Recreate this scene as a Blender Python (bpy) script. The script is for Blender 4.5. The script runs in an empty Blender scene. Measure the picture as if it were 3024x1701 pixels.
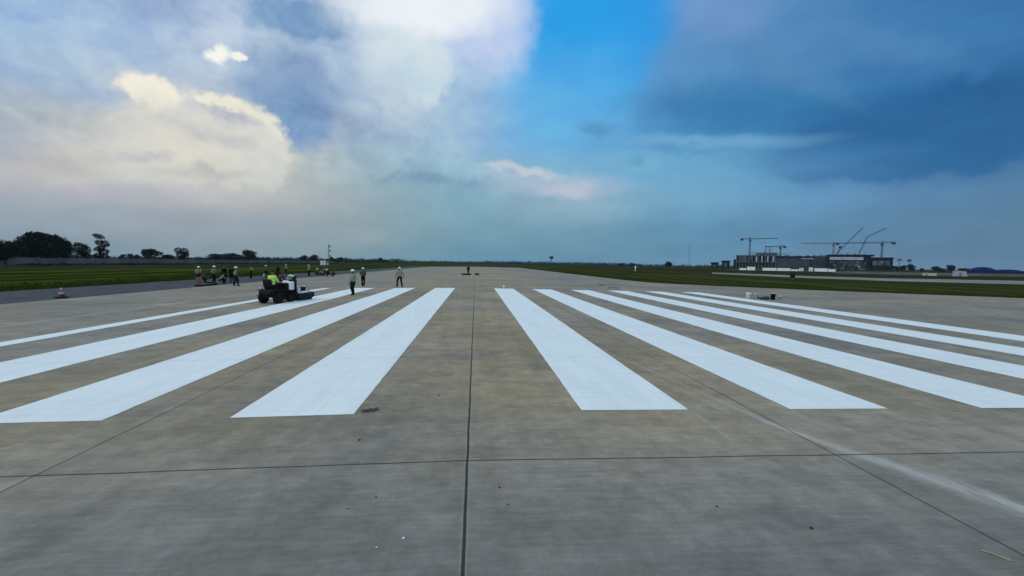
import bpy, math, random
import numpy as np
from mathutils import Vector, Matrix, Euler

R = math.radians
random.seed(7)
rng = np.random.default_rng(7)
SC = bpy.context.scene
COL = SC.collection

# ------------------------------------------------------------------ camera
CAM_H = 2.1
yaw, pitch, roll = .0867, .0588, .0149
cam = bpy.data.cameras.new('camera')
cam.sensor_width = 36.0
cam.lens = 1249.3 / 3024 * 36.0
cam.clip_start = .05
cam.clip_end = 30000
co = bpy.data.objects.new('camera', cam)
COL.objects.link(co)
fw = Vector((math.sin(yaw) * math.cos(pitch), math.cos(yaw) * math.cos(pitch), -math.sin(pitch)))
rt = Vector((math.cos(yaw), -math.sin(yaw), 0))
up = rt.cross(fw)
r2 = rt * math.cos(roll) + up * math.sin(roll)
u2 = -rt * math.sin(roll) + up * math.cos(roll)
co.matrix_world = Matrix(((r2.x, u2.x, -fw.x, .0657), (r2.y, u2.y, -fw.y, 0), (r2.z, u2.z, -fw.z, CAM_H), (0, 0, 0, 1)))
SC.camera = co

# ------------------------------------------------------------------ exposure
SC.view_settings.view_transform = 'Standard'
SC.view_settings.look = 'None'
SC.view_settings.exposure = 0.0
SC.view_settings.gamma = 1.0
SC.view_settings.use_curve_mapping = False
SC.cycles.max_bounces = 6
SC.cycles.volume_bounces = 1
SC.cycles.use_denoising = True


def lin(c):
    return tuple((x / 255 / 12.92 if x / 255 <= .04045 else ((x / 255 + .055) / 1.055) ** 2.4) for x in c)


# ------------------------------------------------------------------ node helper
class NT:
    def __init__(s, tree):
        s.t = tree
        s.n = tree.nodes
        s.l = tree.links

    def new(s, typ, **kw):
        nd = s.n.new(typ)
        for k, v in kw.items():
            setattr(nd, k, v)
        return nd

    def put(s, sock, v):
        if v is None:
            return
        if hasattr(v, 'is_output'):
            s.l.new(v, sock)
        else:
            sock.default_value = v

    def math(s, op, a, b=None, c=None, clamp=False):
        nd = s.new('ShaderNodeMath', operation=op, use_clamp=clamp)
        s.put(nd.inputs[0], a)
        s.put(nd.inputs[1], b)
        s.put(nd.inputs[2], c)
        return nd.outputs[0]

    def vmath(s, op, a, b=None):
        nd = s.new('ShaderNodeVectorMath', operation=op)
        s.put(nd.inputs[0], a)
        if op == 'SCALE':
            s.put(nd.inputs['Scale'], b)
        else:
            s.put(nd.inputs[1], b)
        return nd.outputs['Value'] if op in ('LENGTH', 'DISTANCE') else nd.outputs[0]

    def mix(s, f, a, b, blend='MIX'):
        nd = s.new('ShaderNodeMix', data_type='RGBA', blend_type=blend)
        s.put(nd.inputs[0], f)
        for k, v in ((6, a), (7, b)):
            if isinstance(v, (tuple, list)) and len(v) == 3:
                v = (*v, 1)
            s.put(nd.inputs[k], v)
        return nd.outputs[2]

    def ramp01(s, x, a, b, lo=0., hi=1., smooth=True):
        nd = s.new('ShaderNodeMapRange', interpolation_type='SMOOTHSTEP' if smooth else 'LINEAR')
        s.put(nd.inputs['Value'], x)
        for k, v in (('From Min', a), ('From Max', b), ('To Min', lo), ('To Max', hi)):
            s.put(nd.inputs[k], v)
        return nd.outputs['Result']

    def noise(s, vec, scale, detail=4., rough=.55, out='Fac', dist=0.):
        nd = s.new('ShaderNodeTexNoise')
        s.put(nd.inputs['Vector'], vec)
        nd.inputs['Scale'].default_value = scale
        nd.inputs['Detail'].default_value = detail
        nd.inputs['Roughness'].default_value = rough
        nd.inputs['Distortion'].default_value = dist
        return nd.outputs[out]

    def sep(s, v):
        nd = s.new('ShaderNodeSeparateXYZ')
        s.put(nd.inputs[0], v)
        return nd.outputs

    def comb(s, x=0., y=0., z=0.):
        nd = s.new('ShaderNodeCombineXYZ')
        for i, v in enumerate((x, y, z)):
            s.put(nd.inputs[i], v)
        return nd.outputs[0]


# ------------------------------------------------------------------ sky
SUN_EL, SUN_AZ = R(32), R(-112)      # azimuth measured from +Y towards +X
world = bpy.data.worlds.new('World')
SC.world = world
world.use_nodes = True
nt = NT(world.node_tree)
nt.n.clear()
wout = nt.new('ShaderNodeOutputWorld')
bg = nt.new('ShaderNodeBackground')
nt.l.new(bg.outputs[0], wout.inputs[0])
nishita = nt.new('ShaderNodeTexSky', sky_type='NISHITA', sun_disc=False)
nishita.sun_elevation = SUN_EL
nishita.sun_rotation = SUN_AZ
nishita.air_density, nishita.dust_density, nishita.ozone_density = 1.2, 1.5, 2.0
tc = nt.new('ShaderNodeTexCoord')
Dv = nt.vmath('NORMALIZE', tc.outputs['Generated'])
dx, dy, dz = nt.sep(Dv)
az = nt.math('MULTIPLY', nt.math('ARCTAN2', dx, dy), 180 / math.pi)
el = nt.math('MULTIPLY', nt.math('ARCSINE', dz), 180 / math.pi)
AE = nt.comb(az, el, 0.)


def warp(amps, squash=1.3):
    """direction coordinates (azimuth, elevation) in degrees, displaced by cloud turbulence"""
    v = AE
    dq = nt.vmath('MULTIPLY', Dv, (1., 1., squash))
    for fr, det, a in amps:
        c = nt.noise(dq, fr, det, .55, 'Color')
        off = nt.vmath('MULTIPLY', nt.vmath('SUBTRACT', c, (.5, .5, .5)), (a, a * .75, 0.))
        v = nt.vmath('ADD', v, off)
    return v


W_soft = warp([(5., 3., 3.5), (14., 4., 1.6)])
W_cum = warp([(9., 2., 1.4), (24., 3., 2.3), (60., 5., 1.6)], 1.)
W_puff = warp([(5., 2., 2.6), (15., 3., 3.0), (42., 5., 1.9)], 1.)

AZ = [-48, -40, -32, -24, -16, -8, 0, 8, 16, 24, 32, 40, 48, 56]
GRID = [
    (0.5, [(132, 150, 162), (132, 150, 160), (138, 156, 160), (138, 155, 162), (128, 152, 155), (110, 148, 163), (102, 146, 166), (98, 140, 165), (98, 140, 165), (97, 140, 165), (96, 136, 164), (97, 133, 163), (94, 125, 154), (90, 124, 148)]),
    (4, [(150, 163, 175), (153, 165, 176), (155, 166, 175), (151, 164, 171), (147, 164, 169), (130, 160, 172), (116, 157, 176), (113, 153, 173), (110, 151, 173), (97, 145, 174), (94, 142, 173), (93, 136, 168), (91, 129, 159), (91, 128, 154)]),
    (8, [(173, 178, 187), (183, 185, 189), (190, 190, 189), (184, 187, 184), (155, 171, 178), (135, 170, 182), (125, 168, 188), (140, 172, 188), (140, 175, 195), (115, 165, 195), (108, 158, 192), (100, 150, 190), (92, 135, 175), (86, 125, 158)]),
    (12, [(168, 185, 198), (190, 192, 192), (206, 205, 195), (200, 202, 190), (155, 178, 190), (150, 182, 200), (145, 182, 205), (130, 180, 210), (128, 180, 212), (115, 172, 208), (95, 158, 198), (75, 135, 185), (50, 102, 160), (55, 105, 150)]),
    (16, [(160, 185, 215), (162, 185, 210), (185, 195, 210), (190, 195, 200), (140, 165, 195), (165, 188, 208), (145, 180, 212), (110, 178, 225), (95, 165, 215), (75, 145, 195), (60, 125, 180), (50, 112, 172), (40, 98, 158), (35, 92, 145)]),
    (20, [(155, 185, 218), (160, 188, 220), (178, 195, 215), (172, 188, 208), (160, 182, 208), (180, 200, 215), (150, 180, 220), (85, 170, 228), (75, 160, 220), (95, 148, 195), (70, 135, 185), (62, 120, 178), (48, 105, 165), (45, 100, 155)]),
    (25, [(150, 182, 215), (158, 188, 220), (172, 192, 220), (180, 198, 218), (155, 180, 208), (200, 218, 228), (180, 202, 230), (80, 168, 233), (50, 160, 228), (115, 155, 205), (100, 150, 195), (70, 130, 180), (55, 118, 172), (60, 112, 165)]),
    (30, [(150, 180, 212), (155, 182, 212), (150, 172, 205), (165, 185, 215), (150, 178, 210), (230, 240, 245), (190, 212, 238), (60, 160, 232), (38, 155, 225), (120, 160, 210), (100, 155, 200), (60, 130, 180), (50, 118, 170), (60, 112, 165)]),
]
gx, gy, _ = nt.sep(W_soft)
pos = nt.math('DIVIDE', nt.math('ADD', gx, 60.), 128., clamp=True)
sky = None
for i, (e, cols) in enumerate(GRID):
    rp = nt.new('ShaderNodeValToRGB')
    rp.color_ramp.interpolation = 'B_SPLINE'
    els = rp.color_ramp.elements
    while len(els) < len(AZ):
        els.new(.5)
    for k, a in enumerate(AZ):
        els[k].position = (a + 60) / 128
        els[k].color = (*lin(cols[k]), 1)
    nt.l.new(pos, rp.inputs[0])
    if sky is None:
        sky = rp.outputs[0]
    else:
        sky = nt.mix(nt.ramp01(gy, GRID[i - 1][0], e), sky, rp.outputs[0])

# cloud bodies: (azimuth, elevation, half width, half height, rotation, softness, colour, opacity, warp)
CLOUDS = [
    (15.9, 27.3, 9.80, 7.78, -4, 0.4, (42, 156, 228), 0.93, 1),
    (11.6, 18.4, 8.84, 3.23, -1, 0.7, (112, 178, 222), 0.6, 0),
    (12.5, 21.3, 7.57, 4.27, 11, 0.8, (92, 174, 228), 0.7, 1),
    (1.7, 27.6, 5.46, 4.93, 2, 0.45, (192, 206, 236), 0.85, 1),
    (-1.0, 19.6, 4.69, 3.62, 3, 0.7, (150, 184, 214), 0.6, 1),
    (44.8, 19.5, 16.38, 7.32, -20, 0.5, (64, 121, 174), 0.9, 0),
    (33.7, 23.7, 9.32, 7.46, 20, 0.7, (88, 139, 188), 0.8, 1),
    (30.0, 27.8, 4.75, 2.61, -10, 0.6, (116, 153, 202), 0.7, 1),
    (26.2, 21.3, 4.96, 4.13, 12, 0.5, (92, 146, 196), 0.75, 1),
    (34.0, 17.9, 12.48, 2.67, -6, 0.55, (54, 122, 172), 0.8, 1),
    (49.4, 13.2, 11.77, 4.36, 1, 0.5, (44, 99, 150), 0.85, 1),
    (40.3, 11.2, 7.38, 1.47, -4, 0.6, (58, 116, 168), 0.7, 0),
    (49.0, 10.0, 7.74, 1.11, 4, 0.35, (46, 102, 152), 0.8, 1),
    (42.4, 9.8, 5.00, 0.65, -4, 0.5, (60, 112, 160), 0.7, 1),
    (45.9, 21.2, 5.71, 1.17, -30, 0.7, (86, 136, 182), 0.5, 1),
    (38.1, 20.2, 6.12, 1.14, -34, 0.7, (88, 136, 182), 0.5, 1),
    (51.5, 15.8, 3.60, 1.14, -1, 0.7, (38, 90, 142), 0.6, 1),
    (29.1, 14.7, 10.58, 0.75, -5, 0.65, (114, 172, 209), 0.75, 0),
    (25.6, 11.9, 15.32, 2.34, -4, 0.8, (108, 165, 200), 0.5, 0),
    (15.5, 17.1, 2.04, 0.74, -2, 0.7, (88, 147, 188), 0.65, 1),
    (25.1, 14.2, 1.96, 0.64, -4, 0.7, (86, 147, 190), 0.6, 1),
    (27.6, 13.0, 0.90, 0.41, -4, 0.7, (86, 147, 190), 0.5, 1),
    (21.4, 12.8, 0.78, 0.33, -3, 0.7, (90, 150, 190), 0.5, 1),
    (10.2, 10.6, 8.18, 1.51, -4, 0.6, (174, 188, 206), 0.75, 1),
    (5.9, 12.3, 4.51, 0.55, -4, 0.6, (198, 205, 214), 0.8, 1),
    (12.0, 9.9, 3.25, 0.91, -0, 0.6, (192, 192, 207), 0.5, 1),
    (-3.6, 10.6, 7.27, 0.65, -1, 0.7, (120, 159, 177), 0.6, 1),
    (-28.7, 23.2, 2.46, 3.76, 39, 0.6, (190, 204, 225), 0.75, 1),
    (-34.2, 23.9, 4.12, 1.40, 5, 0.6, (140, 163, 200), 0.75, 1),
    (-21.1, 26.3, 5.61, 2.01, 9, 0.26, (122, 156, 194), 0.97, 1),
    (-6.7, 29.5, 10.26, 2.95, 6, 0.5, (238, 244, 247), 0.9, 1),
    (-10.2, 24.0, 4.91, 3.04, 6, 0.5, (208, 222, 230), 0.85, 1),
    (-6.6, 22.7, 3.36, 3.45, 13, 0.22, (203, 220, 229), 0.95, 1),
    (-11.4, 19.5, 4.43, 2.73, -13, 0.6, (184, 201, 217), 0.7, 1),
    (-22.8, 18.6, 5.31, 4.77, -24, 0.38, (136, 163, 196), 0.96, 1),
    (-21.8, 16.3, 3.74, 3.08, -24, 0.4, (122, 153, 190), 0.9, 1),
    (-29.7, 20.9, 1.39, 0.60, 14, 0.45, (247, 248, 238), 1.0, 2),
    (-27.6, 21.1, 0.76, 0.33, 13, 0.45, (246, 247, 234), 0.95, 2),
    (-33.8, 15.9, 3.71, 1.92, -4, 0.6, (206, 208, 208), 0.7, 2),
    (-34.7, 16.4, 2.53, 1.58, -3, 0.24, (241, 236, 218), 1.0, 2),
    (-28.9, 16.5, 2.69, 0.97, -2, 0.28, (236, 233, 214), 1.0, 2),
    (-25.2, 14.9, 3.04, 1.51, -39, 0.3, (228, 226, 209), 0.97, 2),
    (-28.5, 15.5, 3.19, 0.58, -6, 0.6, (176, 179, 194), 0.85, 2),
    (-39.7, 8.6, 6.33, 1.91, 17, 0.5, (197, 195, 191), 0.9, 1),
    (-33.5, 13.6, 4.15, 2.01, 2, 0.55, (206, 206, 198), 0.9, 2),
    (-31.3, 11.0, 7.37, 4.00, 2, 0.4, (213, 212, 203), 0.95, 2),
    (-25.8, 11.7, 3.01, 3.23, 8, 0.25, (211, 212, 204), 0.97, 2),
    (-32.3, 11.5, 3.63, 1.62, -2, 0.8, (224, 220, 206), 0.75, 2),
    (-29.1, 13.1, 3.51, 0.67, -9, 0.7, (188, 189, 192), 0.65, 2),
    (-36.7, 9.9, 3.37, 0.51, 14, 0.8, (186, 185, 188), 0.6, 2),
    (-30.6, 9.4, 4.26, 0.57, 8, 0.8, (190, 188, 186), 0.6, 2),
    (-34.7, 6.7, 10.83, 0.95, 7, 0.7, (176, 178, 185), 0.6, 1),
]
for a0, e0, rx, ry, ro, so, colr, op, wp in CLOUDS:
    mp = nt.new('ShaderNodeMapping', vector_type='TEXTURE')
    nt.l.new((W_soft, W_puff, W_cum)[wp], mp.inputs['Vector'])
    mp.inputs['Location'].default_value = (a0, e0, 0)
    mp.inputs['Rotation'].default_value = (0, 0, R(ro))
    mp.inputs['Scale'].default_value = (rx, ry, 1)
    d = nt.vmath('LENGTH', mp.outputs[0])
    m = nt.ramp01(d, 1 - so, 1 + so, op, 0.)
    sky = nt.mix(m, sky, lin(colr))
# fine structure of the cloud cover
str_v = nt.vmath('MULTIPLY', Dv, (1., 1., 2.6))
fine = nt.noise(str_v, 7., 7., .6)
sky = nt.mix(.42, sky, nt.mix(nt.ramp01(fine, .3, .7), (.42, .43, .45), (.58, .58, .57)), 'OVERLAY')
bill = nt.noise(nt.vmath('MULTIPLY', Dv, (1., 1., 1.25)), 13., 7., .58, dist=.6)
bill2 = nt.noise(Dv, 32., 6., .6, dist=.4)
sky = nt.mix(nt.math('MULTIPLY', nt.ramp01(az, -22., -12., 1., 0.), nt.ramp01(el, 7., 12., 0., .30)), sky, nt.mix(nt.ramp01(bill2, .34, .66), (.40, .41, .45), (.58, .58, .56)), 'OVERLAY')
bmask = nt.math('MULTIPLY', nt.ramp01(az, -2., 8., 1., 0.), nt.ramp01(el, 5., 11., 0., .55))
sky = nt.mix(bmask, sky, nt.mix(nt.ramp01(bill, .34, .66), (.40, .42, .46), (.60, .59, .57)), 'OVERLAY')
# thin overcast over clear sky, unseen overhead and behind, brightened to light the ground
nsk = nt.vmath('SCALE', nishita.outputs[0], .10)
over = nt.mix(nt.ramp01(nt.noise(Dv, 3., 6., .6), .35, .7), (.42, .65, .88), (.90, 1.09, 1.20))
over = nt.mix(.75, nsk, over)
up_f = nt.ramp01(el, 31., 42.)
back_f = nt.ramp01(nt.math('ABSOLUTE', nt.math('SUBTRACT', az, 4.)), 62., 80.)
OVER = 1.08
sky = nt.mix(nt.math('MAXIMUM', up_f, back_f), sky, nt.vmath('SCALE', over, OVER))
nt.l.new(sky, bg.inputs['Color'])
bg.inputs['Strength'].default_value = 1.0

# ------------------------------------------------------------------ sun (veiled by cloud)
sl = bpy.data.lights.new('sun', 'SUN')
sl.energy = 0.6
sl.angle = R(14)
sl.color = (1.0, .93, .82)
so_ = bpy.data.objects.new('sun', sl)
COL.objects.link(so_)
sd = Vector((math.sin(SUN_AZ) * math.cos(SUN_EL), math.cos(SUN_AZ) * math.cos(SUN_EL), math.sin(SUN_EL)))
so_.rotation_euler = (-sd).to_track_quat('-Z', 'Y').to_euler()


# ------------------------------------------------------------------ materials
def mat(name, c1, c2=None, scale=6., rough=.8, metal=0., spec=.3, detail=4., world_pos=False, bump=0.):
    m = bpy.data.materials.new(name)
    m.use_nodes = True
    q = NT(m.node_tree)
    b = q.n['Principled BSDF']
    b.inputs['Roughness'].default_value = rough
    b.inputs['Metallic'].default_value = metal
    b.inputs['Specular IOR Level'].default_value = spec
    if c2 is None:
        c2 = tuple(min(1, x * 1.25 + .004) for x in c1)
    t = q.new('ShaderNodeTexCoord')
    if world_pos:
        v = q.new('ShaderNodeNewGeometry').outputs['Position']
    else:
        v = t.outputs['Object']
    nz = q.noise(v, scale, detail, .6)
    q.l.new(q.mix(q.ramp01(nz, .32, .68), c1, c2), b.inputs['Base Color'])
    if bump:
        bp = q.new('ShaderNodeBump')
        bp.inputs['Strength'].default_value = bump
        q.l.new(nz, bp.inputs['Height'])
        q.l.new(bp.outputs[0], b.inputs['Normal'])
    return m


SLAB_W, SLAB_L, JOINT0 = 4.205, 5.0, 4.40


def concrete_mat():
    m = bpy.data.materials.new('runway_concrete')
    m.use_nodes = True
    q = NT(m.node_tree)
    b = q.n['Principled BSDF']
    P = q.new('ShaderNodeNewGeometry').outputs['Position']
    x, y, _ = q.sep(P)
    # broad tone: warm brown where the cured concrete is dusty, grey elsewhere
    broad = q.noise(P, .11, 5., .6)
    xs = q.math('ABSOLUTE', x)
    near = q.ramp01(xs, 2.5, 13., 1., 0.)
    wm = q.math('MULTIPLY', q.ramp01(broad, .32, .58), q.ramp01(near, 0., 1., .40, 1.))
    wm = q.math('MULTIPLY', wm, q.ramp01(y, 3., 7.5, .45, 1.))
    colr = q.mix(wm, (.244, .211, .176), (.318, .242, .148))
    colr = q.mix(q.ramp01(y, 2.6, 5.5, .9, 0.), colr, (.212, .188, .164))
    big = q.noise(q.vmath('ADD', q.vmath('MULTIPLY', P, (.16, .30, 1.)), (11., 5., 0.)), 1., 5., .62)
    colr = q.mix(q.ramp01(big, .34, .66), q.vmath('SCALE', colr, .84), q.vmath('SCALE', colr, 1.13))
    # transverse texturing of the surface (drag marks run across the runway)
    st = q.noise(q.vmath('MULTIPLY', P, (2.4, 22., 1.)), 1., 6., .68)
    st2 = q.noise(q.vmath('MULTIPLY', P, (.35, 3.2, 1.)), 1., 4., .6)
    st3 = q.noise(q.vmath('MULTIPLY', P, (2.2, .16, 1.)), 1., 4., .6)
    colr = q.mix(q.ramp01(st, .30, .70), q.vmath('SCALE', colr, .89), q.vmath('SCALE', colr, 1.10))
    colr = q.mix(q.ramp01(st2, .35, .68), q.vmath('SCALE', colr, .93), q.vmath('SCALE', colr, 1.06))
    colr = q.mix(q.ramp01(st3, .35, .68), q.vmath('SCALE', colr, .93), q.vmath('SCALE', colr, 1.06))
    blot = q.noise(P, 1.7, 6., .65)
    colr = q.mix(q.ramp01(blot, .38, .7), q.vmath('SCALE', colr, 1.06), q.vmath('SCALE', colr, .82))
    mot = q.noise(P, 5.5, 6., .7)
    colr = q.mix(q.ramp01(mot, .36, .68), q.vmath('SCALE', colr, .90), q.vmath('SCALE', colr, 1.09))
    grain = q.noise(P, 70., 3., .7)
    colr = q.mix(q.ramp01(grain, .3, .7), q.vmath('SCALE', colr, .93), q.vmath('SCALE', colr, 1.07))
    # each slab was poured separately
    wn = q.new('ShaderNodeTexWhiteNoise', noise_dimensions='2D')
    sx = q.math('FLOOR', q.math('DIVIDE', x, SLAB_W))
    sy = q.math('FLOOR', q.math('DIVIDE', q.math('SUBTRACT', y, JOINT0), SLAB_L))
    q.l.new(q.comb(sx, sy, 0.), wn.inputs['Vector'])
    colr = q.mix(q.ramp01(wn.outputs['Value'], 0., 1., smooth=False), q.vmath('SCALE', colr, .94), q.vmath('SCALE', colr, 1.07))
    # dark specks and oil drips
    vo = q.new('ShaderNodeTexVoronoi', feature='F1')
    q.l.new(P, vo.inputs['Vector'])
    vo.inputs['Scale'].default_value = 2.3
    spk = q.math('MULTIPLY', q.ramp01(vo.outputs['Distance'], .02, .055, .7, 0.), q.ramp01(q.noise(P, .9, 2.), .56, .66))
    colr = q.mix(spk, colr, (.045, .042, .036))
    # pale splashes of curing compound
    vs = q.new('ShaderNodeTexVoronoi', feature='F1')
    q.l.new(q.vmath('ADD', P, (31.7, 4.1, 0.)), vs.inputs['Vector'])
    vs.inputs['Scale'].default_value = 3.1
    spl = q.math('MULTIPLY', q.ramp01(vs.outputs['Distance'], .02, .06, .7, 0.), q.ramp01(q.noise(P, .7, 2.), .60, .70))
    colr = q.mix(spl, colr, (.42, .40, .36))
    # dusty pale trail beside the right hand joint
    wob = q.math('MULTIPLY', q.math('SUBTRACT', q.noise(P, .8, 3.), .5), .18)
    curve = q.math('ADD', 4.08, q.math('MULTIPLY', q.math('POWER', q.math('MAXIMUM', q.math('SUBTRACT', 5.4, y), 0.), 1.15), .41))
    dd = q.math('ABSOLUTE', q.math('SUBTRACT', q.math('SUBTRACT', x, curve), wob))
    wdt = q.math('ADD', .10, q.math('MULTIPLY', q.ramp01(y, 5.4, 3.2), .22))
    trail = q.math('MULTIPLY', q.ramp01(dd, .01, wdt, 1., 0.), q.ramp01(y, 6.2, 4.9))
    trail = q.math('MULTIPLY', trail, q.ramp01(q.noise(q.vmath('MULTIPLY', P, (5., 1., 1.)), 1.6, 5., .7), .3, .62, .22, .68))
    colr = q.mix(trail, colr, (.52, .49, .45))
    # thin pale scrape lines just left of it
    for (xa, ya, xb, yb, w_, op) in ((3.51, 8.9, 4.14, 5.3, .035, .55), (3.35, 8.2, 3.75, 6.0, .02, .4), (3.27, 5.95, 3.22, 4.9, .018, .6), (2.9, 12.5, 3.5, 8.8, .04, .35), (3.0, 14., 3.3, 9.5, .03, .25)):
        k = (xb - xa) / (yb - ya)
        lx = q.math('ADD', xa, q.math('MULTIPLY', q.math('SUBTRACT', y, ya), k))
        dl = q.math('ABSOLUTE', q.math('ADD', q.math('SUBTRACT', x, lx), q.math('MULTIPLY', wob, .25)))
        mk = q.math('MULTIPLY', q.ramp01(dl, w_ * .3, w_, op, 0.), q.math('MULTIPLY', q.ramp01(y, yb - .3, yb + .1), q.ramp01(y, ya + .3, ya - .3)))
        colr = q.mix(mk, colr, (.38, .37, .33))
    # sawn joints with dark sealant
    jw = q.math('MULTIPLY', q.math('SUBTRACT', q.noise(q.comb(0., y, 0.), .9, 3.), .5), .03)
    jx = q.math('ABSOLUTE', q.math('SUBTRACT', q.math('ADD', x, jw), q.math('MULTIPLY', q.math('ROUND', q.math('DIVIDE', x, SLAB_W)), SLAB_W)))
    jw2 = q.math('MULTIPLY', q.math('SUBTRACT', q.noise(q.comb(x, 0., 0.), .7, 3.), .5), .05)
    ys = q.math('SUBTRACT', q.math('ADD', y, jw2), JOINT0)
    jy = q.math('ABSOLUTE', q.math('SUBTRACT', ys, q.math('MULTIPLY', q.math('ROUND', q.math('DIVIDE', ys, SLAB_L)), SLAB_L)))
    centre = q.ramp01(xs, .5, .6, 1., 0.)
    lip = q.math('MULTIPLY', q.ramp01(jx, .015, .040, .30, 0.), centre)
    colr = q.mix(lip, colr, (.33, .31, .26))
    jxm = q.ramp01(jx, q.math('ADD', .005, q.math('MULTIPLY', centre, .004)), q.math('ADD', .012, q.math('MULTIPLY', centre, .006)), .92, 0.)
    colr = q.mix(jxm, colr, (.022, .021, .020))
    jyf = q.ramp01(q.math('ABSOLUTE', q.math('SUBTRACT', y, JOINT0)), .4, .6, .95, .28)
    jym = q.math('MULTIPLY', q.ramp01(jy, .006, .015, 1., 0.), jyf)
    colr = q.mix(jym, colr, (.03, .029, .027))
    q.l.new(colr, b.inputs['Base Color'])
    b.inputs['Roughness'].default_value = .78
    b.inputs['Specular IOR Level'].default_value = .22
    h = q.math('ADD', q.math('MULTIPLY', st, .6), q.math('SUBTRACT', q.math('MULTIPLY', grain, .4), q.math('MULTIPLY', q.math('ADD', jxm, jym), .8)))
    bp = q.new('ShaderNodeBump')
    bp.inputs['Strength'].default_value = .25
    bp.inputs['Distance'].default_value = .012
    q.l.new(h, bp.inputs['Height'])
    q.l.new(bp.outputs[0], b.inputs['Normal'])
    return m


def paint_mat():
    m = bpy.data.materials.new('runway_paint')
    m.use_nodes = True
    q = NT(m.node_tree)
    b = q.n['Principled BSDF']
    P = q.new('ShaderNodeNewGeometry').outputs['Position']
    x, y, _ = q.sep(P)
    n1 = q.noise(q.vmath('MULTIPLY', P, (2.6, .35, 1.)), 1., 5., .65)
    n2 = q.noise(q.vmath('MULTIPLY', P, (.8, 9., 1.)), 1., 4., .6)
    n3 = q.noise(P, 1.1, 5., .6)
    colr = q.mix(q.ramp01(n1, .35, .7), (.84, .84, .81), (.77, .78, .77))
    n4 = q.noise(q.vmath('MULTIPLY', P, (14., .5, 1.)), 1., 4., .7)
    colr = q.mix(q.ramp01(n4, .42, .72, 0., .28), colr, (.60, .61, .62))
    n5 = q.noise(P, 38., 4., .75)
    colr = q.mix(q.ramp01(n5, .56, .70, 0., .22), colr, (.48, .46, .42))
    colr = q.mix(q.ramp01(n2, .4, .75, 0., .35), colr, (.66, .66, .64))
    colr = q.mix(q.ramp01(n3, .58, .75, 0., .30), colr, (.58, .57, .53))
    ys = q.math('SUBTRACT', y, JOINT0)
    jy = q.math('ABSOLUTE', q.math('SUBTRACT', ys, q.math('MULTIPLY', q.math('ROUND', q.math('DIVIDE', ys, SLAB_L)), SLAB_L)))
    colr = q.mix(q.ramp01(jy, .01, .03, .35, 0.), colr, (.42, .42, .42))
    q.l.new(colr, b.inputs['Base Color'])
    b.inputs['Roughness'].default_value = .6
    b.inputs['Specular IOR Level'].default_value = .3
    return m


def ground_mat():
    m = bpy.data.materials.new('grassland')
    m.use_nodes = True
    q = NT(m.node_tree)
    b = q.n['Principled BSDF']
    P = q.new('ShaderNodeNewGeometry').outputs['Position']
    x, y, _ = q.sep(P)
    a = q.noise(q.vmath('MULTIPLY', P, (.10, .02, 1.)), 1., 6., .65)
    c = q.noise(P, .35, 6., .65)
    d = q.noise(q.vmath('MULTIPLY', P, (.045, .012, 1.)), 1., 5., .6)
    g = q.mix(q.ramp01(a, .32, .68), (.014, .021, .004), (.056, .073, .008))
    g = q.mix(q.ramp01(c, .4, .75, 0., .5), g, (.018, .024, .004))
    dry = q.ramp01(d, .52, .64, 0., .8)
    g = q.mix(dry, g, (.070, .062, .032))
    rt2 = q.ramp01(x, -5., 15.)
    band = q.noise(q.vmath('MULTIPLY', P, (.13, .022, 1.)), 1., 6., .7)
    g = q.mix(q.ramp01(band, .50, .62, 0., .85), g, (.010, .012, .004))
    band2 = q.noise(q.vmath('ADD', q.vmath('MULTIPLY', P, (.09, .012, 1.)), (7., 3., 0.)), 1., 6., .7)
    g = q.mix(q.ramp01(band2, .52, .62, 0., .75), g, q.mix(rt2, (.066, .084, .009), (.090, .084, .030)))
    far = q.ramp01(q.math('ABSOLUTE', x), 62., 96.)
    rt_ = q.ramp01(x, 0., 10.)
    g = q.mix(q.math('MULTIPLY', rt_, .5), g, (.036, .035, .011))
    # scrubby, unmown ground towards the boundary
    g = q.mix(q.math('MULTIPLY', far, .6), g, (.022, .026, .012))
    q.l.new(g, b.inputs['Base Color'])
    b.inputs['Roughness'].default_value = 1.
    b.inputs['Specular IOR Level'].default_value = 0.
    return m


def leaf_mat(name, c1, c2):
    m = bpy.data.materials.new(name)
    m.use_nodes = True
    q = NT(m.node_tree)
    b = q.n['Principled BSDF']
    g = q.new('ShaderNodeNewGeometry')
    n = q.noise(g.outputs['Position'], .9, 4., .6)
    f = q.math('ADD', q.math('MULTIPLY', n, .6), q.math('MULTIPLY', g.outputs['Random Per Island'], .45))
    q.l.new(q.mix(q.ramp01(f, .25, .8), c1, c2), b.inputs['Base Color'])
    b.inputs['Roughness'].default_value = .75
    b.inputs['Specular IOR Level'].default_value = .04
    return m


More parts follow.
